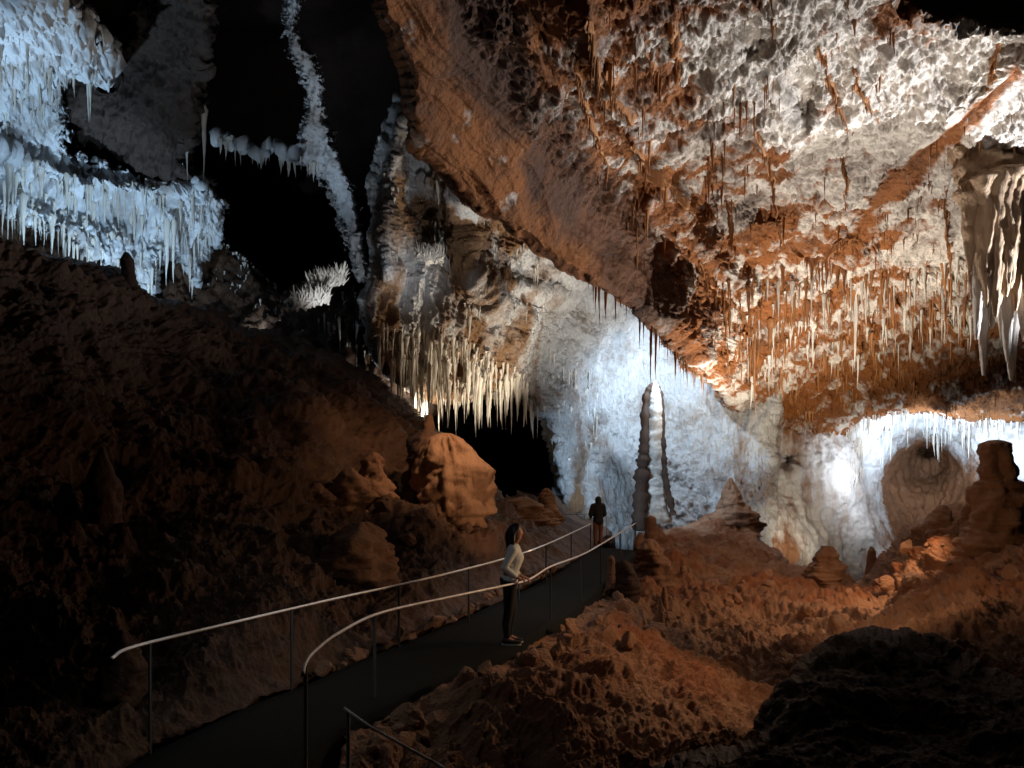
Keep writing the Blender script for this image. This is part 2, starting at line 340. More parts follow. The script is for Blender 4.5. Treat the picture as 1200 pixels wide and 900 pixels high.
def d_lump(P, x, y): return -.7+.9*(1-worley(warp(P, .6, .6), .5))+.5*fbm(P, .7, 4)+.16*ridged(P*[1, 1, .4], 2.5, 4, .6)
C5 = sheet('cave_wall', 'lumps',
  [(95, 40), (130, 60), (150, 30), (140, -60), (262, -60), (250, 20), (246, 60), (238, 118), (222, 190), (238, 212), (200, 215), (150, 205), (128, 190), (82, 180), (66, 130), (68, 100), (90, 78), (120, 96)],
  [(100, 100, 26), (160, 150, 27), (200, 0, 23), (230, 100, 25.5), (220, 200, 29), (150, 60, 25)],
  rock_material('lump_rock', (.065, .045, .036), (.04, .026, .018), (.014, .01, .008), .08, 4, rustbias=.1), d_lump, None, step=1.4, edge=14, push=3, wob=8)
tag(C5, kind='structure')
# pale flowstone ribbons in the dark upper vault
def ribbon_outline(c): return [(x-w, y) for x, y, w in c]+[(x+w, y) for x, y, w in reversed(c)]
C6 = sheet('cave_wall', 'ribbon',
  ribbon_outline([(344, -60, 9), (343, 10, 9), (340, 34, 5), (352, 62, 12), (366, 88, 12), (368, 112, 6), (370, 150, 15), (374, 190, 23), (396, 215, 15), (408, 250, 12), (416, 290, 8), (428, 330, 7)]),
  [(340, 0, 24), (350, 60, 25), (370, 120, 26), (370, 190, 27), (400, 240, 27), (425, 320, 26), (300, 195, 28)],
  M['left'], lambda P, x, y: -.22+.16*fbm(P, .9, 4)+.16*ridged(P*[1, 1, .12], 2.2, 4, .6), lambda P, h, x, y: .2+.5*fbm(P, .6, 3), step=1.0, edge=5, push=.8, wob=6, wobs=.12)
tag(C6, kind='structure')
# right-hand chamber with its bowl-shaped niche
def d_cham(P, x, y): return .09*ridged(warp(P, .5, .8), 1.1, 4, .6)-.05+.35*fbm(P, .3, 3)+.12*ridged(P*[1, 1, .2], 1.6, 3)+.13*(1-worley(P*[1, 1, .5], 1.8))+.04*ridged(P, 4, 2)
def r_cham(P, h, x, y):
    b = TPS([(870, 520, .5), (920, 560, .35), (900, 640, .7), (960, 560, .2), (950, 500, .6), (1000, 520, -.1), (1000, 620, 0), (960, 640, .2), (1020, 660, .3), (1060, 620, .85), (1100, 600, .9), (1050, 575, .5), (1085, 540, .95),
             (1125, 580, .8), (1085, 510, .5), (1050, 490, -.2), (1100, 485, -.2), (1150, 500, -.1), (1190, 560, 0), (1150, 600, .3)])(x, y)
    return b+.5*fbm(P*[1, 1, .4], .6, 4)+.75*sstep(1.1, .75, np.hypot((x-1082)/58, (y-576)/66))
C7 = sheet('cave_wall', 'cham', [(835, 470), (900, 470), (1230, 440), (1260, 720), (840, 720)],
  [(860, 500, 36), (900, 500, 37), (860, 640, 35), (920, 560, 37), (920, 650, 35.5), (970, 560, 38), (970, 650, 37.5), (1000, 500, 39.5), (1000, 600, 39.5), (1010, 700, 39), (1020, 540, 40), (1085, 490, 41), (1085, 680, 39.5),
   (1150, 560, 40), (1150, 500, 40), (1190, 520, 38), (1200, 600, 37.5), (1150, 650, 39)],
  M['chamber'], d_cham, r_cham, step=1.5, edge=8, push=1, craters=[(922, 540, 10, 12, 4.5), (1080, 568, 64, 74, 4.6), (1086, 545, 34, 32, 2.5), (1086, 530, 12, 9, 4), (1074, 597, 6, 3, 1)])
tag(C7, kind='structure')

# floor and slopes
def d_slope(P, x, y): 
    path = sstep(14, 70, line_d(x, y, [(100, 960), (300, 836), (357, 806), (440, 770), (530, 733), (606, 697), (655, 672), (700, 640)]))
    return (.25+.75*path)*(.55*fbm(P, .45, 3)+.34*(1-worley(warp(P, .5, .8), .8))+.24*(1-worley(warp(P, .2, 2), 2.1))+.10*ridged(P, 3.5, 4, .6))-.18-.12*path
def r_mid(P, h, x, y): return .35+.6*fbm(P, .5, 4)
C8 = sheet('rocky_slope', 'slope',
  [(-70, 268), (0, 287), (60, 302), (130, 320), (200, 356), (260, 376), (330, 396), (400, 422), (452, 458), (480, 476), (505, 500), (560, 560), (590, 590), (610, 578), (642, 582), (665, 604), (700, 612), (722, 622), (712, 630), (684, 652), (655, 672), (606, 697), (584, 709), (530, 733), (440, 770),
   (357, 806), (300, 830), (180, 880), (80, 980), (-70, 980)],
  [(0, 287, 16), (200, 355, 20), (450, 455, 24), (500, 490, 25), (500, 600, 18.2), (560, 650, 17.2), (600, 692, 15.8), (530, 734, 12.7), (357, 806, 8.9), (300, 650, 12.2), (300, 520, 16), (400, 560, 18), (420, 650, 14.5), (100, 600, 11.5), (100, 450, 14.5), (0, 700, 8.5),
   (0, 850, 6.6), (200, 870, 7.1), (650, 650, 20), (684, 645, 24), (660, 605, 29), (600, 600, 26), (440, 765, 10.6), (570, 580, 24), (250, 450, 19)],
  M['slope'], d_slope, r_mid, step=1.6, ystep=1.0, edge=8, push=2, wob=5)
tag(C8, kind='structure')
def d_floor(P, x, y): 
    path = sstep(6, 45, line_d(x, y, [(380, 980), (398, 860), (420, 846), (500, 808), (600, 763), (655, 730), (700, 694), (748, 645)]))
    return (.35+.65*path)*(.42*fbm(P, .5, 3)+.30*(1-worley(warp(P, .4, 1), 1.0))+.22*(1-worley(warp(P, .2, 2), 2.4))+.10*ridged(P, 3, 5, .6))-.16-.12*path
C9 = sheet('cave_floor', 'floor',
  [(748, 640), (764, 626), (815, 618), (842, 600), (850, 566), (860, 566), (868, 600), (890, 636), (915, 655), (945, 668), (965, 690), (1000, 690), (1022, 668), (1042, 650), (1060, 625), (1092, 606), (1115, 596), (1140, 600), (1200, 585), (1275, 570), (1275, 980), (380, 980), (398, 860), (420, 846), (500, 808), (600, 763), (655, 730), (700, 694), (735, 660)],
  [(748, 650, 24.3), (815, 622, 31), (855, 575, 33), (868, 620, 31.5), (900, 650, 28), (850, 690, 21), (950, 690, 23), (800, 740, 15.8), (880, 790, 13.4), (700, 700, 16.6), (720, 740, 13.8), (600, 764, 10.7), (640, 800, 9.9), (700, 860, 8.8), (850, 860, 9.5), (400, 860, 7.2), (480, 890, 7), (560, 890, 7.6), (500, 812, 8.6),
   (1000, 690, 24), (1050, 650, 21.5), (1100, 612, 20), (1200, 590, 18.5), (1200, 650, 15.5), (1100, 690, 16.2), (1000, 740, 14.6), (1200, 705, 12.6), (1100, 740, 12), (950, 775, 13)],
  M['floor'], d_floor, r_mid, step=1.5, ystep=.6, edge=7, push=2, wob=6)
tag(C9, kind='structure')
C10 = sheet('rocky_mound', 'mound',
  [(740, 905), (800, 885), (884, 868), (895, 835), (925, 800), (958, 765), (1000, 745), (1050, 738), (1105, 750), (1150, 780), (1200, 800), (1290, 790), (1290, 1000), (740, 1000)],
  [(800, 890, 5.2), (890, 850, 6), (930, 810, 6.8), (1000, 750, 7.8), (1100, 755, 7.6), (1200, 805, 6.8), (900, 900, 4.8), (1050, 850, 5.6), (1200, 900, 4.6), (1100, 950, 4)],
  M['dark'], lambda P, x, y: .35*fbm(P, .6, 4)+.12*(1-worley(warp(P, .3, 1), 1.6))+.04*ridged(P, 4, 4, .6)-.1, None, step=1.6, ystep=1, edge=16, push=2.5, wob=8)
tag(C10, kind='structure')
# ground under everything
g = link('ground', mesh_from('ground', [(-60, -25, -4.5), (60, -25, -4.5), (60, 75, -4.5), (-60, 75, -4.5)], [(0, 1, 2, 3)], M['dark'])); tag(g, kind='structure')

# walkway
def rail_pt(px, py, z=.92):
    d = (CAMZ-z)*F/(py-HZ); return Vector(((px-600)/F*d, d, z))
def floor_pt(px, py): return rail_pt(px, py, 0.0)
LR = [rail_pt(*p) for p in [(130, 772), (160, 757), (280, 728), (400, 700), (500, 678), (590, 655), (640, 638), (692, 614)]]
RR = [rail_pt(*p) for p in [(355, 790), (358, 777), (370, 762), (400, 740), (450, 717), (540, 697), (592, 686), (620, 679), (645, 664), (680, 651), (704, 638), (745, 613)]]
def resample(pts, n):
    """smooth polyline through pts"""
    pts = [Vector(p) for p in pts]; out = []
    P = [pts[0]*2-pts[1]]+pts+[pts[-1]*2-pts[-2]]
    for i in range(1, len(P)-2):
        for k in range(n):
            t = k/n; a, b, c, d = P[i-1:i+3]
            out.append(.5*((2*b)+(c-a)*t+(2*a-5*b+4*c-d)*t*t+(3*b-a-3*c+d)*t**3))
    out.append(pts[-1]); return out
def walkway():
    L_ = [floor_pt(*p) for p in [(60, 960), (180, 885), (300, 828), (357, 805), (440, 768), (530, 732), (607, 697), (650, 672), (680, 652), (690, 641)]]
    R_ = [floor_pt(*p) for p in [(300, 990), (360, 905), (385, 868), (420, 846), (500, 808), (600, 763), (665, 722), (700, 694), (735, 660), (752, 646)]]
    L_ = resample(L_, 8); R_ = resample(R_, 8); n = len(L_); m = 9
    V = []
    for a, b in zip(L_, R_):
        for j in range(m): V.append(a.lerp(b, j/(m-1)))
    # side skirts give the slab thickness
    V = [Vector((v.x, v.y, .02+.012*math.sin(v.x*3)*math.cos(v.y*2))) for v in V]
    Fc = [(i*m+j, i*m+j+1, (i+1)*m+j+1, (i+1)*m+j) for i in range(n-1) for j in range(m-1)]
    base = len(V)
    for i in range(n): V += [V[i*m]+Vector((0, 0, -.6)), V[i*m+m-1]+Vector((0, 0, -.6))]
    for i in range(n-1):
        Fc += [(i*m, (i+1)*m, base+2*i+2, base+2*i), (i*m+m-1, base+2*i+1, base+2*i+3, (i+1)*m+m-1)]
    o = link('path', mesh_from('path', [tuple(v) for v in V], Fc, M['asphalt'])); tag(o, kind='structure')
walkway()

def tube(pts, r, seg=8, caps=True):
    V = []; Fc = []; n = len(pts)
    rr = r if isinstance(r, (list, tuple)) else [r]*n
    up = Vector((0, 0, 1)); prev = None
    for i, p in enumerate(pts):
        t = (pts[min(i+1, n-1)]-pts[max(i-1, 0)]).normalized()
        a = prev-t*prev.dot(t) if prev is not None else (up.cross(t) if abs(t.z) < .95 else Vector((1, 0, 0)).cross(t))
        a.normalize(); prev = a; b = t.cross(a)
        for k in range(seg):
            w = 2*math.pi*k/seg; V.append(p+(a*math.cos(w)+b*math.sin(w))*rr[i])
    for i in range(n-1):
        for k in range(seg):
            k2 = (k+1) % seg; Fc.append((i*seg+k, i*seg+k2, (i+1)*seg+k2, (i+1)*seg+k))
    if caps:
        for e, s in ((0, 1), (n-1, -1)):
            V.append(pts[e]); c = len(V)-1
            for k in range(0, seg, 1):
                q = (e*seg+k, c, c, e*seg+(k+1) % seg)
                Fc.append((e*seg+(k+1) % seg, e*seg+k, c, c))
    return V, Fc
def tube_mesh(name, pts, r, mat, seg=8):
    me = bpy.data.meshes.new(name); V, Fc = tube(pts, r, seg)
    Fc = [tuple(dict.fromkeys(f)) for f in Fc]
    me.from_pydata([tuple(v) for v in V], [], Fc); me.update(); me.materials.append(mat)
    for p in me.polygons: p.use_smooth = True
    return me
def handrail(label, pts, post_at, h=.92, r=.016, group=None, postr=.017):
    root = link('handrail', None); root.location = (pts[0].x, pts[0].y, pts[0].z-h)
    tag(root, label, 'handrail')
    off = root.location; rm = M['steel'] if r > .011 else M['post']
    sm = resample(pts, 6)
    link('top_rail', tube_mesh('top_rail', [p-off for p in sm], r, rm, 10), root)
    for y in post_at:
        i = min(range(len(sm)), key=lambda k: abs(sm[k].y-y)); p = sm[i]-off
        link('post', tube_mesh('post', [p-Vector((0, 0, .01)), p-Vector((0, 0, h+.1))], postr, M['post'], 8), root)
    return root
handrail('long pale steel handrail on the far side of the walkway, behind the woman', LR, [6.9, 8.7, 10.6, 12.6, 15, 17.6, 20.4, 24.5])
handrail('bright steel handrail the woman holds, bending down at its near end', RR, [6.2, 8.4, 13.0, 14.6, 16.9, 20.5, 25.2])
handrail('thin far handrail curving round the top landing of the walkway', [at(745, 612, 25.9), at(742, 603, 27.5), at(728, 600, 28.6), at(700, 602, 29), at(662, 603, 29)], [27, 28.9], h=.95, r=.011, postr=.009)
lowr = [at(404, 830, 6.6), at(430, 849, 6.2), at(470, 872, 5.8), at(520, 900, 5.4), at(560, 930, 5.1)]
handrail('dim handrail sloping down at the bottom edge below the walkway', lowr, [6.5], h=.9, r=.012)

# ------------------------------------------------------------------ stalactites
def spike(seed, n=12, seg=9, kind=0):
    """unit hanging cone: top radius 1 at z=0, tip at z=-1"""
    r = random.Random(seed); V = []; ph = [r.uniform(0, 6.28) for _ in range(6)]
    for i in range(n+1):
        t = i/n
        rad = ((1-t)**(.75+.5*r.random()*0+.25*(kind)))*(1+.5*math.exp(-t*7))*min(1, .15+t*14)*(1+.13*math.sin(t*17+ph[0])+.09*math.sin(t*37+ph[1]))*.72
        if i == n: rad = .03
        cx = .35*math.sin(t*3+ph[2])*t; cy = .35*math.sin(t*2.6+ph[3])*t
        for k in range(seg):
            w = 2*math.pi*k/seg; q = rad*(1+.22*math.sin(2*w+ph[4])+.15*math.sin(3*w+ph[5]))
            V.append((cx+q*math.cos(w), cy+q*math.sin(w), -t))
    Fc = [(i*seg+k, (i+1)*seg+k, (i+1)*seg+(k+1) % seg, i*seg+(k+1) % seg) for i in range(n) for k in range(seg)]
    return np.array(V, np.float32), np.array(Fc, np.int32)
SP = [spike(s, kind=s % 3) for s in range(10)]
SPM = {(i, m): mesh_from('stalactite', SP[i][0], SP[i][1], M[m]) for i in range(10) for m in ('rust_st', 'pale_st')}
ALL = []    # (screen size, pos, radius, length, variant, mat, label, group)
R = random.Random(11)
def add_st(p, length, radius, mat, label, group):
    ALL.append((length*radius**.5*F/p.y, p+Vector((0, 0, .12)), radius, length, R.randrange(10), mat, label, group))
def scatter(key, poly, count, ln, rad, mat, label, group, clump=.0, cs=.03):
    s = SURF[key]; sd = poly_sd(s['x'], s['y'], poly); idx = np.where((sd > 0) & (s['sd'] > 1))[0]
    if len(idx) == 0: return
    w = np.ones(len(idx))
    if clump:
        q = perlin(np.stack([s['x'][idx]*cs*1.6, s['y'][idx]*cs*.8, s['x'][idx]*0+clump], 1)); w = sstep(.0, .25, q)+.02
    w = w/w.sum(); ch = rs.choice(idx, count, p=w)
    for i in ch:
        t = R.random()**2.2; L_ = ln[0]+(ln[1]-ln[0])*t
        add_st(Vector(s['P'][i].tolist()), L_, rad*(.45+1.25*R.random()**1.6)*(.5+.5*L_/ln[1]), mat if isinstance(mat, str) else R.choice(mat), label, group)
def fringe(key, pts, count, ln, rad, mat, label, group, jit=3):
    tot = []
    for (a, b), (c, d) in zip(pts[:-1], pts[1:]): tot.append(math.hypot(c-a, d-b))
    for _ in range(count):
        u = R.random()*sum(tot); i = 0
        while u > tot[i] and i < len(tot)-1: u -= tot[i]; i += 1
        t = u/tot[i]; x = pts[i][0]+(pts[i+1][0]-pts[i][0])*t+R.uniform(-jit, jit); y = pts[i][1]+(pts[i+1][1]-pts[i][1])*t+R.uniform(-jit, jit)
        p = anchor(key, x, y); L_ = ln[0]+(ln[1]-ln[0])*R.random()**2
        add_st(p, L_, rad*(.6+.7*R.random())*(.5+.5*L_/ln[1]), mat if isinstance(mat, str) else R.choice(mat), label, group)
MIX = ['rust_st', 'rust_st', 'pale_st']
scatter('ceil', [(700, 60), (900, 80), (1000, 250), (1000, 330), (830, 400), (760, 330), (690, 200)], 260, (.2, 1.1), .055, 'rust_st', ('rust-orange', 'the pitted central ceiling'), 'rust stalactites of the central ceiling', 1.5)
scatter('ceil', [(700, -20), (1060, -20), (1100, 100), (900, 120), (700, 80)], 120, (.12, .6), .045, 'rust_st', ('short rust-brown', 'the white ceiling at the top'), 'small stalactites of the high white ceiling', 3.1)
scatter('ceil', [(820, 330), (1000, 300), (1140, 290), (1140, 390), (1000, 420), (880, 450), (840, 430)], 620, (.3, 1.6), .095, MIX, ('golden', 'the dense ceiling curtain'), 'dense golden stalactite curtain')
scatter('ceil', [(1000, 250), (1190, 100), (1200, 330), (1000, 330)], 160, (.2, .8), .05, MIX, ('orange', 'the ceiling beside the diagonal rib'), 'stalactites beside the diagonal rib', 5.7)
scatter('ceil', [(880, 430), (1240, 400), (1240, 490), (1010, 486), (980, 510), (890, 505)], 420, (.2, .8), .06, 'rust_st', ('brown', 'the low chamber ceiling'), 'brown stalactites of the low ceiling', 2.2)
fringe('ceil', [(690, 330), (735, 356), (772, 386), (805, 423), (830, 445)], 60, (.3, 1.3), .06, 'rust_st', ('dark rust', 'the lip before the blue-lit wall'), 'stalactites along the ceiling lip')
fringe('ceil', [(990, 505), (1012, 488), (1050, 480), (1100, 483), (1150, 490), (1200, 492)], 120, (.4, 1.5), .09, 'pale_st', ('white', 'the bright chamber arch'), 'white stalactites of the chamber arch')
fringe('ceil', [(880, 505), (940, 515), (985, 512)], 60, (.4, 2.2), .09, MIX, ('cream', 'the wall left of the arch'), 'stalactites left of the chamber arch')
scatter('cham', [(985, 490), (1200, 480), (1200, 505), (1050, 505), (1000, 560), (990, 600)], 120, (.4, 1.8), .10, 'pale_st', ('white', 'the bright chamber arch'), 'white stalactites of the chamber arch')
scatter('left', [(-10, 30), (130, 70), (60, 130), (-10, 140)], 90, (.4, 1.3), .08, 'pale_st', ('pale', 'the upper left vault'), 'stalactites of the upper left vault')
scatter('left', [(-10, 180), (260, 220), (250, 330), (180, 340), (0, 240)], 260, (.4, 1.8), .10, 'pale_st', ('blue-lit', 'the left curtain'), 'stalactites of the left curtain')
fringe('left', [(-5, 245), (50, 260), (90, 288), (128, 316), (160, 332)], 60, (.4, 1.4), .09, 'pale_st', ('pale', 'the left curtain fringe'), 'lower edge stalactites of the left curtain')
scatter('wall', [(440, 380), (520, 385), (610, 440), (640, 480), (560, 470), (500, 470), (450, 445)], 430, (.3, 1.9), .10, 'pale_st', ('cream', 'the cluster above the opening'), 'cream stalactites above the dark opening')
scatter('wall', [(440, 150), (600, 220), (650, 330), (600, 400), (450, 360)], 140, (.25, 1.0), .07, 'pale_st', ('small pale', 'the brown middle wall'), 'small stalactites of the middle wall', 4.4)
scatter('leftback', [(180, 300), (420, 330), (430, 420), (250, 350)], 90, (.3, 1.4), .08, 'pale_st', ('pale', 'the dark left wall'), 'stalactites against the dark left wall')
scatter('wall', [(640, 400), (700, 440), (700, 560), (650, 540)], 60, (.3, 1.4), .09, 'pale_st', ('slim', 'the blue-lit wall edge'), 'stalactites left of the blue-lit wall')
ORD = ['longest', 'second-longest', 'third-longest', 'fourth-longest', 'fifth-longest', 'sixth-longest', 'seventh-longest', 'eighth-longest', 'ninth-longest', 'tenth-longest', 'eleventh-longest', 'twelfth-longest', 'thirteenth-longest', 'fourteenth-longest', 'fifteenth-longest']+[w+'-longest' for w in 'sixteenth seventeenth eighteenth nineteenth twentieth twenty-first twenty-second twenty-third twenty-fourth twenty-fifth twenty-sixth twenty-seventh twenty-eighth twenty-ninth thirtieth'.split()]
def pix(p): return 600+p.x/p.y*F, HZ-(p.z-CAMZ)/p.y*F
def cells(items, nx, ny):
    """items: (px, py, size) -> list of (rank, v word, h word)"""
    out = [None]*len(items)
    xs = [a[0] for a in items]; ys = [a[1] for a in items]
    hx = ['far left', 'left', 'middle', 'right', 'far right'] if nx == 5 else ['left', 'middle', 'right']; vy = ['upper', 'central', 'lower']
    cell = {}
    for k, (x, y, z) in enumerate(items):
        i = min(nx-1, int((x-min(xs))/(max(xs)-min(xs)+1e-6)*nx)); j = min(ny-1, int((y-min(ys))/(max(ys)-min(ys)+1e-6)*ny))
        cell.setdefault((i, j), []).append((z, k))
    for (i, j), l in cell.items():
        l.sort(reverse=True)
        for q, (z, k) in enumerate(l): out[k] = (min(q, len(ORD)-1), vy[j], hx[i])
    return out
fringe('leftback', [(262, 285), (290, 310), (318, 332), (330, 334)], 40, (.25, .9), .09, 'pale_st', ('white', 'the dark gap left of centre'), 'white stalactites in the dark gap')
fringe('ribbon', [(350, 188), (372, 196), (386, 204)], 14, (.2, .8), .08, 'pale_st', ('pale', 'the ribbon in the dark vault'), 'stalactites of the pale ribbon')
for q in range(46):
    x = 252+R.random()*100; add_st(at(x, np.interp(x, [250, 275, 300, 325, 352], [160, 166, 178, 172, 184])+R.uniform(-3, 5), 29), R.uniform(.2, 1.0), .09*R.uniform(.6, 1.8), 'pale_st', ('pale', 'the dim row in the dark vault'), 'dim stalactites in the dark vault')
lp = resample([at(*p) for p in [(250, 160, 29.4), (275, 166, 29.2), (300, 178, 29), (325, 172, 29), (352, 184, 28.2)]], 8)
ledge = link('rock_ledge', tube_mesh('rock_ledge', [p-lp[0]+Vector((0, 0, .12*math.sin(k*1.9))) for k, p in enumerate(lp)], [.22+.13*math.sin(k*1.3)+.07*math.sin(k*3.7) for k in range(len(lp))], M['leftback'] if 'leftback' in M else M['left'], 14), loc=lp[0])
tag(ledge, 'dim narrow rock ledge crossing the black vault with small stalactites under it', 'rock ledge')
def flush():
    ALL.sort(key=lambda a: -a[0])
    top = ALL[:270]; names = {}
    for gp in {a[7] for a in top}:
        ks = [k for k, a in enumerate(top) if a[7] == gp]
        for k, (q, v, h) in zip(ks, cells([(*pix(top[k][1]), top[k][3]*F/top[k][1].y) for k in ks], 5, 3)):
            col, place = top[k][6]; names[k] = f'{ORD[q]} {col} stalactite at the {v} {h} of {place}'
    rest_v = []; rest_f = []; off = 0
    for k, (s, p, r, L_, v, m, lb, gp) in enumerate(ALL):
        if k < 270:
            o = link('stalactite', SPM[(v, m)], loc=p); o.scale = (r, r, L_); o.rotation_euler = (0, 0, R.random()*6.28); tag(o, names[k], 'stalactite', gp)
        else:
            q = SP[v][0]*np.array([r, r, L_])+np.array(p); rest_v.append(q); rest_f.append((SP[v][1]+off, m)); off += len(q)
    V = np.concatenate(rest_v); Fc = np.concatenate([f for f, m in rest_f])
    me = mesh_from('stalactite_mass', V, Fc, M['rust_st']); me.materials.append(M['pale_st'])
    mi = np.concatenate([np.full(len(f), 0 if m == 'rust_st' else 1) for f, m in rest_f]).astype(np.int32); me.polygons.foreach_set('material_index', mi)
    tag(link('stalactite_mass', me), 'countless small stalactites all over the ceiling and walls', 'stalactites', kind='stuff')
flush()

# ---- single stalactites that stand out
def own_st(px, y0, y1, d, r, mat, label, v=0, group=None):
    p = at(px, y0, d); L_ = (y1-y0)/F*d
    o = link('stalactite', SPM[(v, mat)], loc=p+Vector((0, 0, .25))); o.scale = (r, r, L_+.25); tag(o, label, 'stalactite', group); return o
own_st(763, 368, 452, 25.2, .085, 'rust_st', 'long dark needle stalactite pointing at the left of the tall stalagmite', 0)
own_st(769, 372, 446, 25.4, .10, 'rust_st', 'long dark needle stalactite just right of its twin above the tall stalagmite', 3)
own_st(702, 334, 386, 22.2, .06, 'rust_st', 'thin dark stalactite hanging from the lip, leftmost over the blue-lit wall', 1)
own_st(711, 340, 366, 22.4, .07, 'rust_st', 'short thick dark stalactite beside the leftmost one on the lip', 4)
own_st(728, 350, 362, 23, .06, 'rust_st', 'very short dark stalactite on the lip between two longer ones', 6)
own_st(743, 356, 374, 23.6, .05, 'rust_st', 'short slim dark stalactite on the lip left of the two needles', 7)
own_st(790, 396, 426, 26.8, .08, 'rust_st', 'dark stalactite on the lip right of the two long needles', 2)
own_st(809, 412, 442, 28, .12, 'rust_st', 'broad stubby stalactite at the right end of the ceiling lip', 5)
own_st(948, 330, 402, 29.5, .13, 'rust_st', 'long golden stalactite standing out left in the ceiling curtain', 8)
own_st(1003, 345, 432, 30, .15, 'pale_st', 'long cream stalactite hanging below the rest of the ceiling curtain', 3)
own_st(884, 380, 505, 31, .16, 'rust_st', 'longest knobbly golden stalactite reaching to the chamber wall', 5)
own_st(238, 128, 218, 28, .17, 'pale_st', 'tall white stalactite alone in the dark vault above the left curtain', 2)
own_st(219, 165, 213, 29, .10, 'pale_st', 'smaller white stalactite left of the tall one above the left curtain', 1)
own_st(196, 262, 335, 29.5, .14, 'pale_st', 'bright white stalactite in the gap at the end of the left curtain', 4)
own_st(204, 262, 332, 29.7, .12, 'pale_st', 'second bright white stalactite in the gap at the left curtain end', 6)
own_st(746, 290, 330, 22.5, .09, 'rust_st', 'rust stalactite on the brown flank where it turns red', 9)

# ---- draperies: thin rock curtains hanging along cracks of the ceiling
def drapery(pts, drop, label, mat='rust_st', key='ceil', th=.04):
    P3 = [anchor(key, p[0], p[1]) for p in [(a.x, a.y) for a in resample([Vector((q[0], q[1], 0)) for q in pts], 9)]]; n = len(P3); r = random.Random(len(pts)*7+int(pts[0][0])); m = 6; V = []
    ph = r.uniform(0, 6)
    for side in (-1, 1):
        for i, p in enumerate(P3):
            t = i/(n-1); t3 = (P3[min(i+1, n-1)]-P3[max(i-1, 0)]); nn = Vector((-t3.y, t3.x, 0)); nn = nn.normalized() if nn.length > 1e-4 else Vector((1, 0, 0))
            dp = .35*drop*(.2+.8*math.sin(math.pi*min(1, t*1.1+.05)))*(.6+.3*math.sin(t*19+ph)+.55*r.random()**2)
            for j in range(m):
                u = j/(m-1); w = th*(1-u*.8)
                V.append(p+Vector((0, 0, .15))+nn*(side*w+.08*math.sin(i*.9+ph)*u)+Vector((0, 0, -(dp+.15)*u)))
    Fc = []
    for sgn in (0, 1):
        b = sgn*n*m
        for i in range(n-1):
            for j in range(m-1):
                q = (b+i*m+j, b+i*m+j+1, b+(i+1)*m+j+1, b+(i+1)*m+j); Fc.append(q if sgn else q[::-1])
    for i in range(n-1): Fc.append((i*m+m-1, (i+1)*m+m-1, n*m+(i+1)*m+m-1, n*m+i*m+m-1))
    Fc = [tuple(f) for f in Fc]; off = len(V); D = [0]
    for a, b in zip(P3[:-1], P3[1:]): D.append(D[-1]+(b-a).length)
    q = 0.0
    while q < D[-1]:
        k = max(i for i in range(n) if D[i] <= q); k = min(k, n-2); p = P3[k].lerp(P3[k+1], (q-D[k])/(D[k+1]-D[k]+1e-6)); t = q/D[-1]
        L_ = drop*(.25+.75*math.sin(math.pi*min(1, t*1.1+.05)))*(.25+.9*r.random()**1.5)+.12; rad = r.uniform(.03, .075); sv, sf = SP[r.randrange(10)]
        V += [Vector((float(c[0])*rad, float(c[1])*rad, float(c[2])*L_))+p+Vector((0, 0, .12)) for c in sv]; Fc += [tuple(int(z)+off for z in g) for g in sf]; off = len(V); q += r.uniform(.05, .13)
    o0 = P3[0]; V = [v-o0 for v in V]
    o = link('drapery', mesh_from('drapery', [tuple(v) for v in V], Fc, M[mat]), loc=o0); tag(o, label, 'drapery', 'thin rock curtains of the ceiling'); return o
drapery([(690, 10), (694, 40), (700, 75), (705, 110)], 1.1, 'wide brown rock curtain hanging top left of the pitted ceiling')
drapery([(706, 85), (722, 115), (738, 150)], .8, 'brown rock curtain just below the wide one at the top', th=.1)
drapery([(789, 28), (792, 60), (797, 92)], .5, 'straight rust-red rock curtain near the top middle of the ceiling', th=.16)
drapery([(886, 150), (903, 190), (908, 240), (915, 285)], .7, 'long winding dark rock curtain down the middle of the white ceiling')
drapery([(960, 58), (972, 95), (985, 130), (1002, 160)], .4, 'dark curved rock curtain crossing the white ceiling')
drapery([(1000, 90), (1012, 112), (1030, 140)], .35, 'short curved rock curtain right of the dark curved one')
drapery([(744, 170), (765, 200), (790, 232), (800, 250)], .8, 'rust rock curtain above the bright white patch in the ceiling')
drapery([(852, 235), (858, 262), (855, 292)], .9, 'deep rust rock curtain over the dark pocket of the ceiling')
drapery([(985, 178), (992, 205), (988, 232)], .5, 'small rust rock curtain left of the diagonal rib')
drapery([(672, 60), (682, 110), (700, 160), (722, 205)], .5, 'dark brown rock curtain on the left slope of the ceiling')
drapery([(820, 300), (832, 330), (850, 352)], .8, 'golden rock curtain low in the ceiling above the lip')
drapery([(1105, 245), (1112, 275), (1115, 305)], .7, 'orange rock curtain left of the big hanging cluster', 'rust_st')
drapery([(925, 290), (948, 300), (975, 292), (1000, 280)], .9, 'gold fringed rock curtain at the foot of the diagonal rib')
drapery([(760, 60), (768, 90), (770, 118)], .35, 'small dark rock curtain beside the straight rust-red one')
drapery([(1168, 60), (1160, 90), (1152, 110)], .4, 'brown rock curtain by the black hole top right')

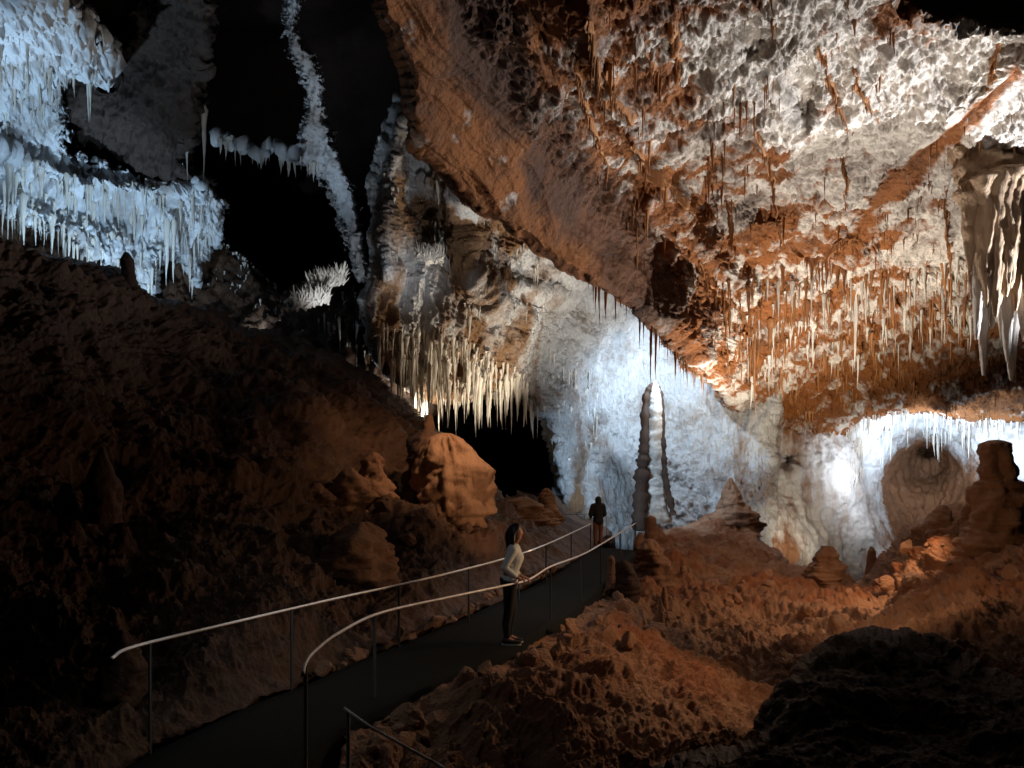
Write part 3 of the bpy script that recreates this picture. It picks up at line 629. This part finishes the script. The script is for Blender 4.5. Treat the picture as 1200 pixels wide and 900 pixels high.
# ---- lathe-like stalagmites with rough, knobbly skin
def stalagmite_mesh(prof, seed, mat, seg=28, rings=40, rough=.12, ringy=.08, lean=(0, 0), flute=0.0):
    H = prof[-1][0]; zs = np.linspace(0, H, rings); rad = np.interp(zs, [p[0] for p in prof], [p[1] for p in prof])
    w = np.linspace(0, 2*np.pi, seg, endpoint=False); Z, Wg = np.meshgrid(zs, w, indexing='ij'); Rr = rad[:, None]+0*Wg
    D = np.stack([np.cos(Wg)*.8, np.sin(Wg)*.8, Z*1.0/max(H, .3)*2.5], 2).reshape(-1, 3)+seed*5.1
    k = 1+rough*fbm(D, 1.6, 4).reshape(Rr.shape)*1.6+ringy*(ridged(D*[.25, .25, 3], 1.6, 2).reshape(Rr.shape))+flute*ridged(D*[1, 1, .1], 2.5, 2).reshape(Rr.shape)
    Rr = Rr*k; t = Z/H
    V = np.stack([Rr*np.cos(Wg)+lean[0]*t+.08*np.sin(t*5+seed)*rad.mean(), Rr*np.sin(Wg)+lean[1]*t, Z-.0], 2).reshape(-1, 3)
    V = np.vstack([V, [[lean[0], lean[1], H*1.005]]]); i = np.arange(rings*seg).reshape(rings, seg)
    f = np.stack([i[:-1], np.roll(i[:-1], -1, 1), np.roll(i[1:], -1, 1), i[1:]], 2).reshape(-1, 4)
    me = bpy.data.meshes.new('stalagmite'); top = i[-1]; c = len(V)-1
    me.from_pydata(V.tolist(), [], f.tolist()+[(int(top[a]), int(top[(a+1) % seg]), c) for a in range(seg)]); me.update(); me.materials.append(mat)
    for p in me.polygons: p.use_smooth = True
    return me
def stalagmite(label, px, ybase, ytop, d, prof, seed=1, mat='floor', group=None, name='stalagmite', cat='stalagmite', sink=.25, **kw):
    H = (ybase-ytop)/F*d; pr = [(0, prof[0][1]*F**0)]; pr = [(0, prof[0][1])]+[(sink+a*H, b) for a, b in prof]
    o = link(name, stalagmite_mesh(pr, seed, M[mat] if isinstance(mat, str) else mat, **kw), loc=at(px, ybase, d)-Vector((0, 0, sink))); tag(o, label, cat, group); return o
# the tall lit column
COLM = rock_material('banded_column', (.50, .47, .43), (.24, .15, .09), (.30, .22, .15), .10, 7, rustbias=-.05)
col = stalagmite('tall banded white stalagmite brightly lit in front of the blue-white wall', 767, 606, 447, 32.5,
   [(0, .58), (.08, .48), (.3, .36), (.55, .31), (.8, .25), (.93, .18), (1, .06)], 3, COLM, ringy=.17, rough=.14, rings=120)
SHADE_RIBM = rock_material('shade_rib_dark', (.05, .026, .015), (.035, .017, .009), (.02, .010, .007), .05, 8, drip=True)  # shadow on both sides of the column, built as added dark ribs
def rib(px_pts, r, name='shade_rib'):
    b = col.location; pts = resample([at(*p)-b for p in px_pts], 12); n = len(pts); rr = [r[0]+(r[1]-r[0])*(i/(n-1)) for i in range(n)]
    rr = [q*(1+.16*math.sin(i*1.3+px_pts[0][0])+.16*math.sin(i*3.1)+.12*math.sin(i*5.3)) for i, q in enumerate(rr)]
    o = link(name, tube_mesh(name, pts, rr, SHADE_RIBM, 12), col); o['label'] = 'dark brown rib standing in for column shadow'; return o
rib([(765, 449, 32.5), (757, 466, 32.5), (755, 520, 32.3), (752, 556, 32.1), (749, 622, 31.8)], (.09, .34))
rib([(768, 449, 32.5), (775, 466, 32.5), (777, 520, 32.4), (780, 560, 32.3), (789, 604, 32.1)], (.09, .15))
# the big one at the right and its company
stalagmite('massive layered dark stalagmite on the right-hand slope against the lit chamber', 1167, 640, 516, 16.2, [(0, .62), (.15, .52), (.35, .44), (.6, .38), (.62, .31), (.85, .26), (.97, .23), (1, .10)], 5, 'floor', ringy=.17, rough=.26, rings=90, seg=44)
stalagmite('blunt shoulder stalagmite leaning against the massive one', 1188, 632, 562, 16.8, [(0, .5), (.5, .38), (.85, .24), (1, .06)], 6, 'floor', ringy=.1)
stalagmite('low pointed stalagmite left of the massive layered one', 1142, 612, 576, 17.6, [(0, .3), (.5, .2), (1, .04)], 7, 'floor')
stalagmite('rounded knob stalagmite on the crest of the right-hand slope', 1104, 622, 592, 19.6, [(0, .34), (.5, .26), (.8, .2), (1, .07)], 8, 'floor')
stalagmite('crumbling lumpy stalagmite rising dark before the blue chamber', 968, 706, 640, 22.6, [(0, .62), (.3, .5), (.6, .42), (.85, .3), (1, .12)], 9, 'floor', rough=.3, ringy=.16, rings=60, seg=34)
stalagmite('slim upright stalagmite standing in the chamber entrance', 1021, 694, 641, 24.2, [(0, .30), (.25, .2), (.6, .14), (.9, .12), (1, .04)], 10, 'floor')
stalagmite('squat broken stalagmite between the lumpy and the slim one', 993, 700, 672, 23.4, [(0, .4), (.5, .22), (1, .06)], 11, 'floor', rough=.25)
stalagmite('jagged spire on the saddle between the rear wall and the chamber', 857, 620, 560, 32.0, [(0, 1.1), (.3, .7), (.6, .42), (.85, .2), (1, .05)], 12, 'floor', rough=.35, ringy=.1, seg=36, rings=60)
stalagmite('dark stump stalagmite at the end of the handrails', 763, 632, 604, 27.0, [(0, .26), (.4, .19), (.9, .17), (1, .06)], 13, 'floor')
stalagmite('tiny pointed stalagmite right of the dark stump', 773, 630, 614, 27.4, [(0, .3), (.4, .14), (1, .02)], 14, 'floor')
stalagmite('small knob stalagmite left of the dark stump', 750, 640, 624, 24.6, [(0, .22), (.6, .14), (1, .05)], 15, 'floor')
stalagmite('black tapering stalagmite alone on the rubble below the walkway', 726, 776, 732, 13.2, [(0, .22), (.3, .18), (.7, .12), (1, .03)], 16, 'dark')
stalagmite('pale finger stalagmite against the walkway edge', 716, 676, 651, 17.0, [(0, .10), (.5, .075), (.85, .08), (1, .03)], 17, 'floor')
stalagmite('dark hump of stalagmite beside the pale finger', 731, 692, 656, 17.2, [(0, .34), (.5, .27), (.85, .17), (1, .05)], 18, 'dark')
stalagmite('lumpy stalagmite mass right of the walkway top', 762, 686, 632, 19.5, [(0, .5), (.4, .42), (.75, .3), (1, .1)], 19, 'floor', rough=.3, ringy=.15, seg=34)
stalagmite('thin pale stalagmite high on the brown rubble', 801, 682, 656, 21.0, [(0, .12), (.5, .09), (1, .03)], 20, 'floor')
stalagmite('short thin stalagmite right next to the thin pale one', 808, 684, 666, 21.2, [(0, .1), (.5, .07), (1, .03)], 21, 'floor')
stalagmite('thin stalagmite on the rubble below the lumpy mass', 778, 712, 688, 17.6, [(0, .1), (.5, .075), (1, .03)], 22, 'floor')
stalagmite('slender stalagmite lowest on the brown rubble', 774, 735, 703, 15.6, [(0, .1), (.4, .08), (1, .025)], 23, 'floor')
stalagmite('black finger stalagmite on the skyline of the dark left slope', 149, 352, 296, 18.5, [(0, .3), (.3, .2), (.6, .13), (.85, .14), (1, .05)], 24, 'dark')
stalagmite('black stub stalagmite beside the finger on the left skyline', 134, 340, 318, 18.4, [(0, .25), (.5, .15), (1, .05)], 25, 'dark')
stalagmite('tall pointed reddish rock spire in the dark at the left', 121, 592, 524, 10.6, [(0, .22), (.3, .24), (.6, .15), (1, .03)], 26, 'slope', rough=.2, ringy=.03)
stalagmite('short reddish rock spire left of the tall pointed one', 78, 606, 566, 10.5, [(0, .17), (.5, .15), (1, .05)], 27, 'slope', rough=.2, ringy=.03)
stalagmite('lower reddish rock stub under the short spire', 87, 654, 610, 10.0, [(0, .08), (.5, .14), (1, .05)], 28, 'slope', rough=.2, ringy=.03)
stalagmite('reddish rock stub right below the tall pointed spire', 145, 668, 618, 10.2, [(0, .12), (.4, .17), (1, .05)], 29, 'slope', rough=.2, ringy=.03)
stalagmite('reddish rock stump at the bottom left above the rail end', 142, 800, 738, 7.4, [(0, .22), (.5, .17), (1, .04)], 30, 'slope', rough=.2, ringy=.03)
stalagmite('knob on the low rubble ridge under the black opening', 641, 606, 572, 27.0, [(0, .5), (.4, .3), (.8, .22), (1, .08)], 31, 'floor', rough=.25)
stalagmite('broad hump on the low rubble ridge under the black opening', 614, 612, 582, 26.0, [(0, .95), (.5, .7), (.85, .4), (1, .1)], 32, 'floor', rough=.3, seg=34)
stalagmite('finger of brown rock standing on top of the big boulder', 503, 512, 486, 20.5, [(0, .16), (.6, .13), (1, .07)], 33, 'floor')

# big boulder and bulges on the left slope
BM = rock_material('boulder_rock', (.34, .20, .12), (.22, .09, .04), (.10, .045, .022), .07, 5, drip=True)
stalagmite('huge fluted orange boulder overhanging the slope behind the woman', 545, 645, 508, 18.0, [(0, .50), (.2, .60), (.29, .62), (.32, .84), (.5, .86), (.7, .72), (.86, .52), (.95, .36), (1, .12)], 41, BM, name='boulder', cat='boulder', seg=72, rings=90, flute=.16, ringy=.0, rough=.26, lean=(-.5, 0))
stalagmite('dark rounded boulder leaning on the upper left of the huge one', 496, 580, 503, 18.4, [(0, .4), (.5, .44), (.85, .36), (1, .1)], 42, 'slope', name='boulder', cat='boulder', rough=.25, lean=(.1, 0))
stalagmite('smooth rounded outcrop catching light left of the huge boulder', 411, 590, 548, 16.8, [(0, .5), (.4, .42), (.8, .26), (1, .08)], 43, 'floor', name='boulder', cat='boulder', rough=.3, ringy=.02)
stalagmite('knuckle-shaped outcrop left of the smooth rounded one', 372, 596, 566, 16.4, [(0, .45), (.5, .34), (1, .08)], 44, 'floor', name='boulder', cat='boulder', rough=.35, ringy=.02)
stalagmite('narrow upright outcrop between the slope and the huge boulder', 438, 582, 530, 17.4, [(0, .45), (.5, .3), (.85, .2), (1, .06)], 45, 'floor', name='boulder', cat='boulder', rough=.3, ringy=.02)
stalagmite('broad pale-topped boulder on the slope above the far handrail', 420, 690, 612, 13.8, [(0, .75), (.4, .72), (.8, .48), (1, .12)], 46, 'floor', name='boulder', cat='boulder', rough=.35, ringy=.02, seg=44)
stalagmite('small square boulder in the dark at the left', 296, 686, 654, 11.5, [(0, .13), (.6, .15), (.9, .12), (1, .04)], 47, 'slope', name='boulder', cat='boulder', rough=.3, ringy=.0)

# big fused cluster hanging at the right edge
def hanging_cluster():
    root = link('stalactite_cluster', None, loc=at(1172, 225, 19.6)); tag(root, 'massive fused cluster of brown and white stalactites hanging at the right edge', 'stalactite cluster')
    b = root.location
    rr = random.Random(5)
    spec = [(1137, 250, 318, .16, 0), (1141, 244, 352, .18, 0), (1145, 240, 398, .17, 1), (1149, 238, 330, .2, 0), (1152, 236, 440, .2, 1), (1156, 234, 360, .2, 0), (1160, 232, 345, .2, 0), (1163, 232, 385, .16, 1), (1167, 230, 372, .22, 0), (1171, 228, 358, .2, 0), (1174, 228, 398, .17, 1),
            (1178, 226, 348, .22, 0), (1181, 226, 424, .2, 1), (1186, 226, 446, .26, 1), (1184, 224, 338, .22, 0), (1190, 224, 364, .22, 0), (1195, 224, 350, .24, 0), (1199, 226, 400, .2, 1), (1202, 226, 345, .24, 0), (1208, 230, 372, .26, 0), (1216, 232, 356, .24, 0), (1222, 236, 430, .26, 1)]
    for k, (px, y0, y1, r, m) in enumerate(spec):
        dd = 19.6+(.30 if m else -.15)+.3*math.sin(k*2.1); H = (y1-y0)/F*dd+.5
        pr = [(0, .03), (H*.05, r*.28), (H*.25, r*.55), (H*.5, r*.8), (H*.8, r*1.05), (H, r*1.8)]
        me = stalagmite_mesh(pr, 60+k, M['tip' if m else 'cluster'], seg=26, rings=60, rough=.28, ringy=.05, flute=.26); me.name = 'stalactite'
        o = link('stalactite', me, root, at(px, y1, dd)-b)
    for k, (x, y, z, sx) in enumerate([(-.55, .1, .0, .45), (-.1, 0, .1, .6), (.4, .1, .1, .6), (.9, .2, .1, .55)]):
        cap = stalagmite_mesh([(0, .2), (.2, .7), (.6, .95), (1.2, 1.0), (2.2, 1.15), (2.8, .9)], 51+k, M['cluster'], seg=44, rings=50, flute=.22, rough=.3, ringy=.04)
        o = link('root_mass', cap, root, Vector((x, y, z))); o.scale = (sx, sx, .7)
hanging_cluster()

# ---- loose rocks
def rock_mesh(seed, mat):
    nu, nv = 30, 18; u = np.linspace(0, 2*np.pi, nu, endpoint=False); v = np.linspace(-.5*np.pi, .5*np.pi, nv); U, Vv = np.meshgrid(u, v)
    P = np.stack([np.cos(Vv)*np.cos(U), np.cos(Vv)*np.sin(U), np.sin(Vv)], 2).reshape(-1, 3)
    r = np.random.RandomState(seed); k = np.ones(len(P))
    for _ in range(16):                      # chip flat facets off
        n = r.normal(size=3); n /= np.linalg.norm(n); c = .42+.35*r.rand(); dd = P@n; k = np.where(dd > 1e-3, np.minimum(k, c/np.maximum(dd, 1e-3)), k)
    P = P*k[:, None]*(1+.07*fbm(P+seed*3, 2.2, 4))[:, None]*np.array([1, .8+.4*r.rand(), .6+.5*r.rand()])
    i = np.arange(nu*nv).reshape(nv, nu); a = i[:-1]; b = i[1:]
    f = np.stack([a, np.roll(a, -1, 1), np.roll(b, -1, 1), b], 2).reshape(-1, 4)
    return mesh_from('rock', P, f, mat, smooth=False)
RK = {m: [rock_mesh(100+k, M[m]) for k in range(8)] for m in ('floor', 'slope')}
ROCKS = []
def rocks_along(pts, count, size, jit, key, mat, place, group):
    for _ in range(count):
        i = R.randrange(len(pts)-1); t = R.random(); x = pts[i][0]+(pts[i+1][0]-pts[i][0])*t+R.uniform(-jit, jit); y = pts[i][1]+(pts[i+1][1]-pts[i][1])*t+R.uniform(-jit, jit)
        p = anchor(key, x, y); s = size[0]+(size[1]-size[0])*R.random()**2
        ROCKS.append((p+Vector((0, 0, .1*s)), s, mat, place, group))
rocks_along([(440, 870), (500, 838), (600, 796), (655, 762), (704, 722), (738, 686)], 80, (.08, .26), 14, 'floor', 'floor', 'the bank below the walkway', 'rocks of the walkway bank')
rocks_along([(380, 788), (440, 755), (530, 718), (605, 684), (655, 660)], 45, (.07, .2), 5, 'slope', 'floor', 'the far walkway edge', 'rocks along the far walkway edge')
rocks_along([(700, 780), (760, 740), (850, 740), (900, 700), (820, 690)], 40, (.08, .32), 30, 'floor', 'floor', 'the brown rubble floor', 'rocks on the rubble floor')
rocks_along([(960, 730), (1040, 700), (1120, 660), (1190, 640)], 40, (.08, .3), 26, 'floor', 'floor', 'the right-hand slope', 'rocks on the right-hand slope')
rocks_along([(350, 620), (420, 640), (480, 600), (560, 670)], 30, (.1, .35), 26, 'slope', 'slope', 'the left slope above the handrail', 'rocks on the left slope')
ro = [x.replace('longest', 'largest') for x in ORD]
for gp in dict.fromkeys(r[4] for r in ROCKS):
    it = [r for r in ROCKS if r[4] == gp]
    for r, (q, v, h) in zip(it, cells([(*pix(r[0]), r[1]*F/r[0].y) for r in it], 5, 3)):
        o = link('rock', R.choice(RK[r[2]]), loc=r[0]); o.scale = (r[1], r[1]*R.uniform(.8, 1.2), r[1]*R.uniform(.7, 1.3)); o.rotation_euler = (R.uniform(-.5, .5), R.uniform(-.5, .5), R.uniform(0, 6.28))
        tag(o, f'{ro[q]} brown rock at the {v} {h} of {r[3]}'.replace('largest', 'largest', 1), 'rock', gp)

# ---- people
def skin(name, chains, mat, parent, vox=.011):
    """one continuous body: ellipsoids swept along every bone, fused by a voxel remesh and smoothed"""
    J, E = chains; V = []; Fc = []; off = 0
    nu, nv = 14, 8
    u = np.linspace(0, 2*np.pi, nu, endpoint=False); v = np.linspace(-.5*np.pi, .5*np.pi, nv+1); U, W_ = np.meshgrid(u, v)
    B = np.stack([np.cos(W_)*np.cos(U), np.cos(W_)*np.sin(U), np.sin(W_)], 2).reshape(-1, 3); i = np.arange(nu*(nv+1)).reshape(nv+1, nu)
    F_ = np.stack([i[:-1], np.roll(i[:-1], -1, 1), np.roll(i[1:], -1, 1), i[1:]], 2).reshape(-1, 4)
    for a, b in E:
        A, Bq = J[a], J[b]; A = (np.array(A[0]), A[1], A[2]); Bq = (np.array(Bq[0]), Bq[1], Bq[2]); L_ = np.linalg.norm(A[0]-Bq[0])
        n = max(2, int(L_/(.35*min(A[1], A[2], Bq[1], Bq[2])))+1)
        for k in range(n+1):
            t = k/n; c = A[0]*(1-t)+Bq[0]*t; rx = A[1]*(1-t)+Bq[1]*t; ry = A[2]*(1-t)+Bq[2]*t
            V.append(B*np.array([rx, ry, min(rx, ry)])+c); Fc.append(F_+off); off += len(B)
    me = mesh_from(name+'_raw', np.concatenate(V), np.concatenate(Fc), mat); tmp = link(name+'_raw', me)
    md = tmp.modifiers.new('r', 'REMESH'); md.mode = 'VOXEL'; md.voxel_size = vox; md.use_smooth_shade = True
    sm = tmp.modifiers.new('s', 'SMOOTH'); sm.factor = .5; sm.iterations = 3
    dg = bpy.context.evaluated_depsgraph_get(); dg.update(); fin = bpy.data.meshes.new_from_object(tmp.evaluated_get(dg)); fin.name = name
    bpy.data.objects.remove(tmp); bpy.data.meshes.remove(me)
    if not fin.materials: fin.materials.append(mat)
    return link(name, fin, parent)
def chain(*ks): return list(zip(ks[:-1], ks[1:]))
def ellipsoid(name, c, r, mat, parent, seed=0, amp=.0, rot=0):
    nu, nv = 24, 16; V = []; Fc = []
    for j in range(nv+1):
        for i in range(nu):
            a = 2*math.pi*i/nu; b = math.pi*j/nv-math.pi/2; k = 1+amp*math.sin(3*a+seed)*math.cos(2*b)
            x, y, z = r[0]*k*math.cos(b)*math.cos(a), r[1]*k*math.cos(b)*math.sin(a), r[2]*math.sin(b)
            V.append((c[0]+x*math.cos(rot)+z*math.sin(rot), c[1]+y, c[2]-x*math.sin(rot)+z*math.cos(rot)))
    for j in range(nv):
        for i in range(nu): Fc.append((j*nu+i, j*nu+(i+1) % nu, (j+1)*nu+(i+1) % nu, (j+1)*nu+i))
    return link(name, mesh_from(name, V, Fc, mat), parent)
def hand(J, E, wrist, palm, direction, side, pre):
    """palm plus five curled fingers added to a joint dict"""
    d = Vector(direction).normalized(); s = Vector(side).normalized(); p = Vector(palm)
    J[pre+'palm'] = (tuple(p), .030, .018); E.append((wrist, pre+'palm'))
    for k, (off, ln) in enumerate([(-.024, .062), (-.008, .072), (.008, .068), (.022, .052)]):
        a = p+s*off+d*.035; b = a+d*ln*.5+Vector((0, 0, -.008)); c = b+d*ln*.25+Vector((0, 0, -.035))
        for q, w in enumerate((a, b, c)): J[f'{pre}f{k}{q}'] = (tuple(w), .0095, .0095)
        E += [(pre+'palm', f'{pre}f{k}0'), (f'{pre}f{k}0', f'{pre}f{k}1'), (f'{pre}f{k}1', f'{pre}f{k}2')]
    a = p-s*.038+d*.005; b = a-s*.012+d*.03+Vector((0, 0, -.02)); J[pre+'t0'] = (tuple(a), .011, .011); J[pre+'t1'] = (tuple(b), .009, .009)
    E += [(pre+'palm', pre+'t0'), (pre+'t0', pre+'t1')]
def woman():
    base = Vector(((596-600)/F*11.0, 11.03, .02)); root = link('person', None, loc=base)
    tag(root, 'woman with dark shoulder-length hair in pale grey sweater holding the handrail', 'person')
    k = 1.0
    J = {'hip': ((.0, 0, .92), .12, .155), 'waist': ((.04, 0, 1.07), .09, .125), 'chest': ((.085, 0, 1.24), .115, .15), 'upch': ((.07, 0, 1.37), .09, .14), 'neck': ((.085, 0, 1.455), .048, .05), 'jaw': ((.13, 0, 1.545), .055, .05),
         'head': ((.12, 0, 1.62), .088, .076), 'crown': ((.11, 0, 1.68), .07, .06),
         'sr': ((.06, -.15, 1.37), .052, .052), 'er': ((-.06, -.20, 1.13), .04, .04), 'wr': ((.11, -.17, .985), .026, .026),
         'sl': ((.06, .15, 1.37), .052, .052), 'el': ((.02, .20, 1.12), .04, .04), 'wl': ((.19, -.02, .985), .026, .026),
         'tr': ((.02, -.08, .84), .09, .09), 'kr': ((.0, -.085, .48), .058, .058), 'cr': ((-.03, -.085, .30), .052, .052), 'ar': ((-.02, -.085, .09), .036, .036), 'fr': ((.12, -.09, .035), .034, .028),
         'tl': ((.02, .08, .84), .09, .09), 'kl': ((.05, .085, .48), .058, .058), 'cl': ((.02, .085, .30), .052, .052), 'al': ((.01, .085, .09), .036, .036), 'fl': ((.16, .09, .035), .034, .028),
         'nose': ((.208, 0, 1.605), .012, .012), 'nb': ((.18, 0, 1.61), .02, .02)}
    E = chain('hip', 'waist', 'chest', 'upch', 'neck', 'jaw', 'head', 'crown')+chain('upch', 'sr', 'er', 'wr')+chain('upch', 'sl', 'el', 'wl')+chain('hip', 'tr', 'kr', 'cr', 'ar', 'fr')+chain('hip', 'tl', 'kl', 'cl', 'al', 'fl')+chain('head', 'nb', 'nose')
    hand(J, E, 'wr', (.15, -.165, .975), (1, .1, -.15), (0, 1, 0), 'r'); hand(J, E, 'wl', (.235, -.09, .975), (.8, -.5, -.15), (.5, .8, 0), 'l')
    skin('body', (J, E), M['skin'], root, .0065)
    def sub(ks, g): return {q: (J[q][0], J[q][1]+g, J[q][2]+g) for q in ks}
    sw = sub(['waist', 'chest', 'upch', 'sr', 'er', 'sl', 'el'], .016); sw['hem'] = ((.01, 0, .95), .135, .172)
    sw['bust'] = ((.15, 0, 1.26), .075, .12); sw['cuffr'] = ((.095, -.175, 1.0), .034, .034); sw['cuffl'] = ((.16, .01, 1.0), .034, .034); sw['collar'] = ((.08, 0, 1.425), .062, .065)
    skin('sweater', (sw, chain('waist', 'chest', 'upch', 'collar')+[('waist', 'hem'), ('chest', 'bust')]+chain('upch', 'sr', 'er', 'cuffr')+chain('upch', 'sl', 'el', 'cuffl')), M['sweater'], root)
    tr = sub(['hip', 'tr', 'kr', 'cr', 'tl', 'kl', 'cl'], .014); tr['hemr'] = ((-.02, -.085, .13), .048, .048); tr['heml'] = ((.01, .085, .13), .048, .048)
    skin('trousers', (tr, chain('hip', 'tr', 'kr', 'cr', 'hemr')+chain('hip', 'tl', 'kl', 'cl', 'heml')), M['trousers'], root)
    for sgn, x in ((-1, -.02), (1, .01)):
        sh = skin('shoe', ({'a': ((x-.035, sgn*.087, .06), .045, .045), 'b': ((x+.06, sgn*.088, .05), .042, .04), 'c': ((x+.17, sgn*.09, .04), .036, .03)}, [('a', 'b'), ('b', 'c')]), M['shoe'], root)
        V = []; 
        for z in (0, .022):
            for q in range(20):
                w = 2*math.pi*q/20; V.append((x+.06+.145*math.cos(w), sgn*.088+.047*math.sin(w), z))
        me = bpy.data.meshes.new('sole'); me.from_pydata(V, [], [tuple(range(19, -1, -1)), tuple(range(20, 40))]+[(q, (q+1) % 20, 20+(q+1) % 20, 20+q) for q in range(20)]); me.update(); me.materials.append(M['sole']); link('sole', me, sh)
    hr = skin('hair', ({'top': ((.09, 0, 1.665), .10, .088), 'back': ((.035, 0, 1.60), .085, .088), 'low': ((.02, 0, 1.50), .072, .085), 'tip': ((.015, 0, 1.40), .055, .085), 'fringe': ((.13, 0, 1.715), .05, .055),
         'sl': ((.075, -.07, 1.60), .03, .05), 'sl2': ((.07, -.085, 1.49), .028, .045), 'sl3': ((.06, -.085, 1.41), .02, .035)}, [('top', 'back'), ('back', 'low'), ('low', 'tip'), ('top', 'fringe'), ('top', 'sl'), ('sl', 'sl2'), ('sl2', 'sl3')]), M['hair'], root)
    return root
woman()
def visitor():
    base = Vector(((701-600)/F*26.6, 26.6, .02)); root = link('person', None, loc=base); root.rotation_euler = (0, 0, .3)
    tag(root, 'distant visitor in black hooded jacket standing at the top of the walkway', 'person')
    J = {'hip': ((0, 0, .95), .15, .12), 'waist': ((0, 0, 1.1), .13, .10), 'chest': ((0, .02, 1.3), .16, .11), 'upch': ((0, .02, 1.42), .14, .09), 'neck': ((0, .02, 1.5), .05, .05), 'head': ((0, .03, 1.62), .08, .09), 'crown': ((0, .02, 1.69), .06, .07),
         'sr': ((-.18, .02, 1.42), .055, .055), 'er': ((-.26, .05, 1.15), .045, .045), 'wr': ((-.2, .2, 1.0), .03, .03), 'sl': ((.18, .02, 1.42), .055, .055), 'el': ((.26, .05, 1.15), .045, .045), 'wl': ((.2, .2, 1.0), .03, .03),
         'tr': ((-.09, 0, .85), .09, .09), 'kr': ((-.1, .02, .48), .06, .06), 'ar': ((-.1, 0, .09), .04, .04), 'fr': ((-.11, .13, .04), .035, .03), 'tl': ((.09, 0, .85), .09, .09), 'kl': ((.1, .02, .48), .06, .06), 'al': ((.1, 0, .09), .04, .04), 'fl': ((.11, .13, .04), .035, .03)}
    E = chain('hip', 'waist', 'chest', 'upch', 'neck', 'head', 'crown')+chain('upch', 'sr', 'er', 'wr')+chain('upch', 'sl', 'el', 'wl')+chain('hip', 'tr', 'kr', 'ar', 'fr')+chain('hip', 'tl', 'kl', 'al', 'fl')
    hand(J, E, 'wr', (-.18, .24, .99), (0, 1, -.1), (1, 0, 0), 'r'); hand(J, E, 'wl', (.18, .24, .99), (0, 1, -.1), (-1, 0, 0), 'l')
    skin('body', (J, E), M['skin'], root, .0065)
    def sub(ks, g): return {q: (J[q][0], J[q][1]+g, J[q][2]+g) for q in ks}
    jk = sub(['waist', 'chest', 'upch', 'sr', 'er', 'sl', 'el'], .045); jk['hem'] = ((0, 0, .9), .2, .17); jk['cr'] = ((-.2, .18, 1.02), .045, .045); jk['cl'] = ((.2, .18, 1.02), .045, .045)
    skin('jacket', (jk, chain('waist', 'chest', 'upch')+[('waist', 'hem')]+chain('upch', 'sr', 'er', 'cr')+chain('upch', 'sl', 'el', 'cl')), M['jacket'], root)
    skin('hood', ({'a': ((0, .0, 1.66), .11, .11), 'b': ((0, -.02, 1.55), .11, .11), 'c': ((0, -.01, 1.45), .12, .1)}, [('a', 'b'), ('b', 'c')]), M['jacket'], root)
    tr = sub(['hip', 'tr', 'kr', 'tl', 'kl'], .018); tr['hr'] = ((-.1, 0, .1), .055, .055); tr['hl'] = ((.1, 0, .1), .055, .055)
    skin('trousers', (tr, chain('hip', 'tr', 'kr', 'hr')+chain('hip', 'tl', 'kl', 'hl')), plain_material('tan_cloth', (.22, .10, .05), .9), root)
visitor()

def coral(px, py, d, label, seed):
    """burst of short pale spikes growing from a ledge"""
    r = random.Random(seed); V = []; Fc = []; off = 0; b = at(px, py, d)
    V, Fc = tube([Vector((-.55, 0, -.25)), Vector((-.2, .05, -.12)), Vector((.2, .05, -.05)), Vector((.55, 0, .02))], [.12, .2, .2, .1], 10); Fc = [tuple(dict.fromkeys(g)) for g in Fc]; off = len(V)
    for _ in range(420):
        a = r.gauss(0, .45); L_ = r.uniform(.12, .5)*math.cos(a*.7); rad = r.uniform(.02, .045); dr = Vector((math.sin(a), r.uniform(-.6, .1), math.cos(a))).normalized(); x0 = r.uniform(-.55, .55); o0 = Vector((x0, r.uniform(-.12, .1), -.14+.2*x0+r.gauss(0, .08)))
        pts = [o0+dr*L_*t+Vector((r.gauss(0, .015), r.gauss(0, .015), 0)) for t in (0, .35, .7, 1)]
        v, f = tube(pts, [rad*1.3, rad, rad*.6, rad*.12], 5); V += v; Fc += [tuple(dict.fromkeys(q+off for q in g)) for g in f]; off = len(V)
    me = bpy.data.meshes.new('coral_growth'); me.from_pydata([tuple(v) for v in V], [], Fc); me.update(); me.materials.append(M['pale_st'])
    tag(link('coral_growth', me, loc=b), label, 'cave coral')
coral(384, 326, 24.6, 'spiky white burst of cave coral left of the middle wall', 1)
coral(366, 348, 24.4, 'dim lower tuft of cave coral under the white burst', 2)
coral(500, 300, 25.6, 'bright white tuft of cave coral on the middle wall', 3)
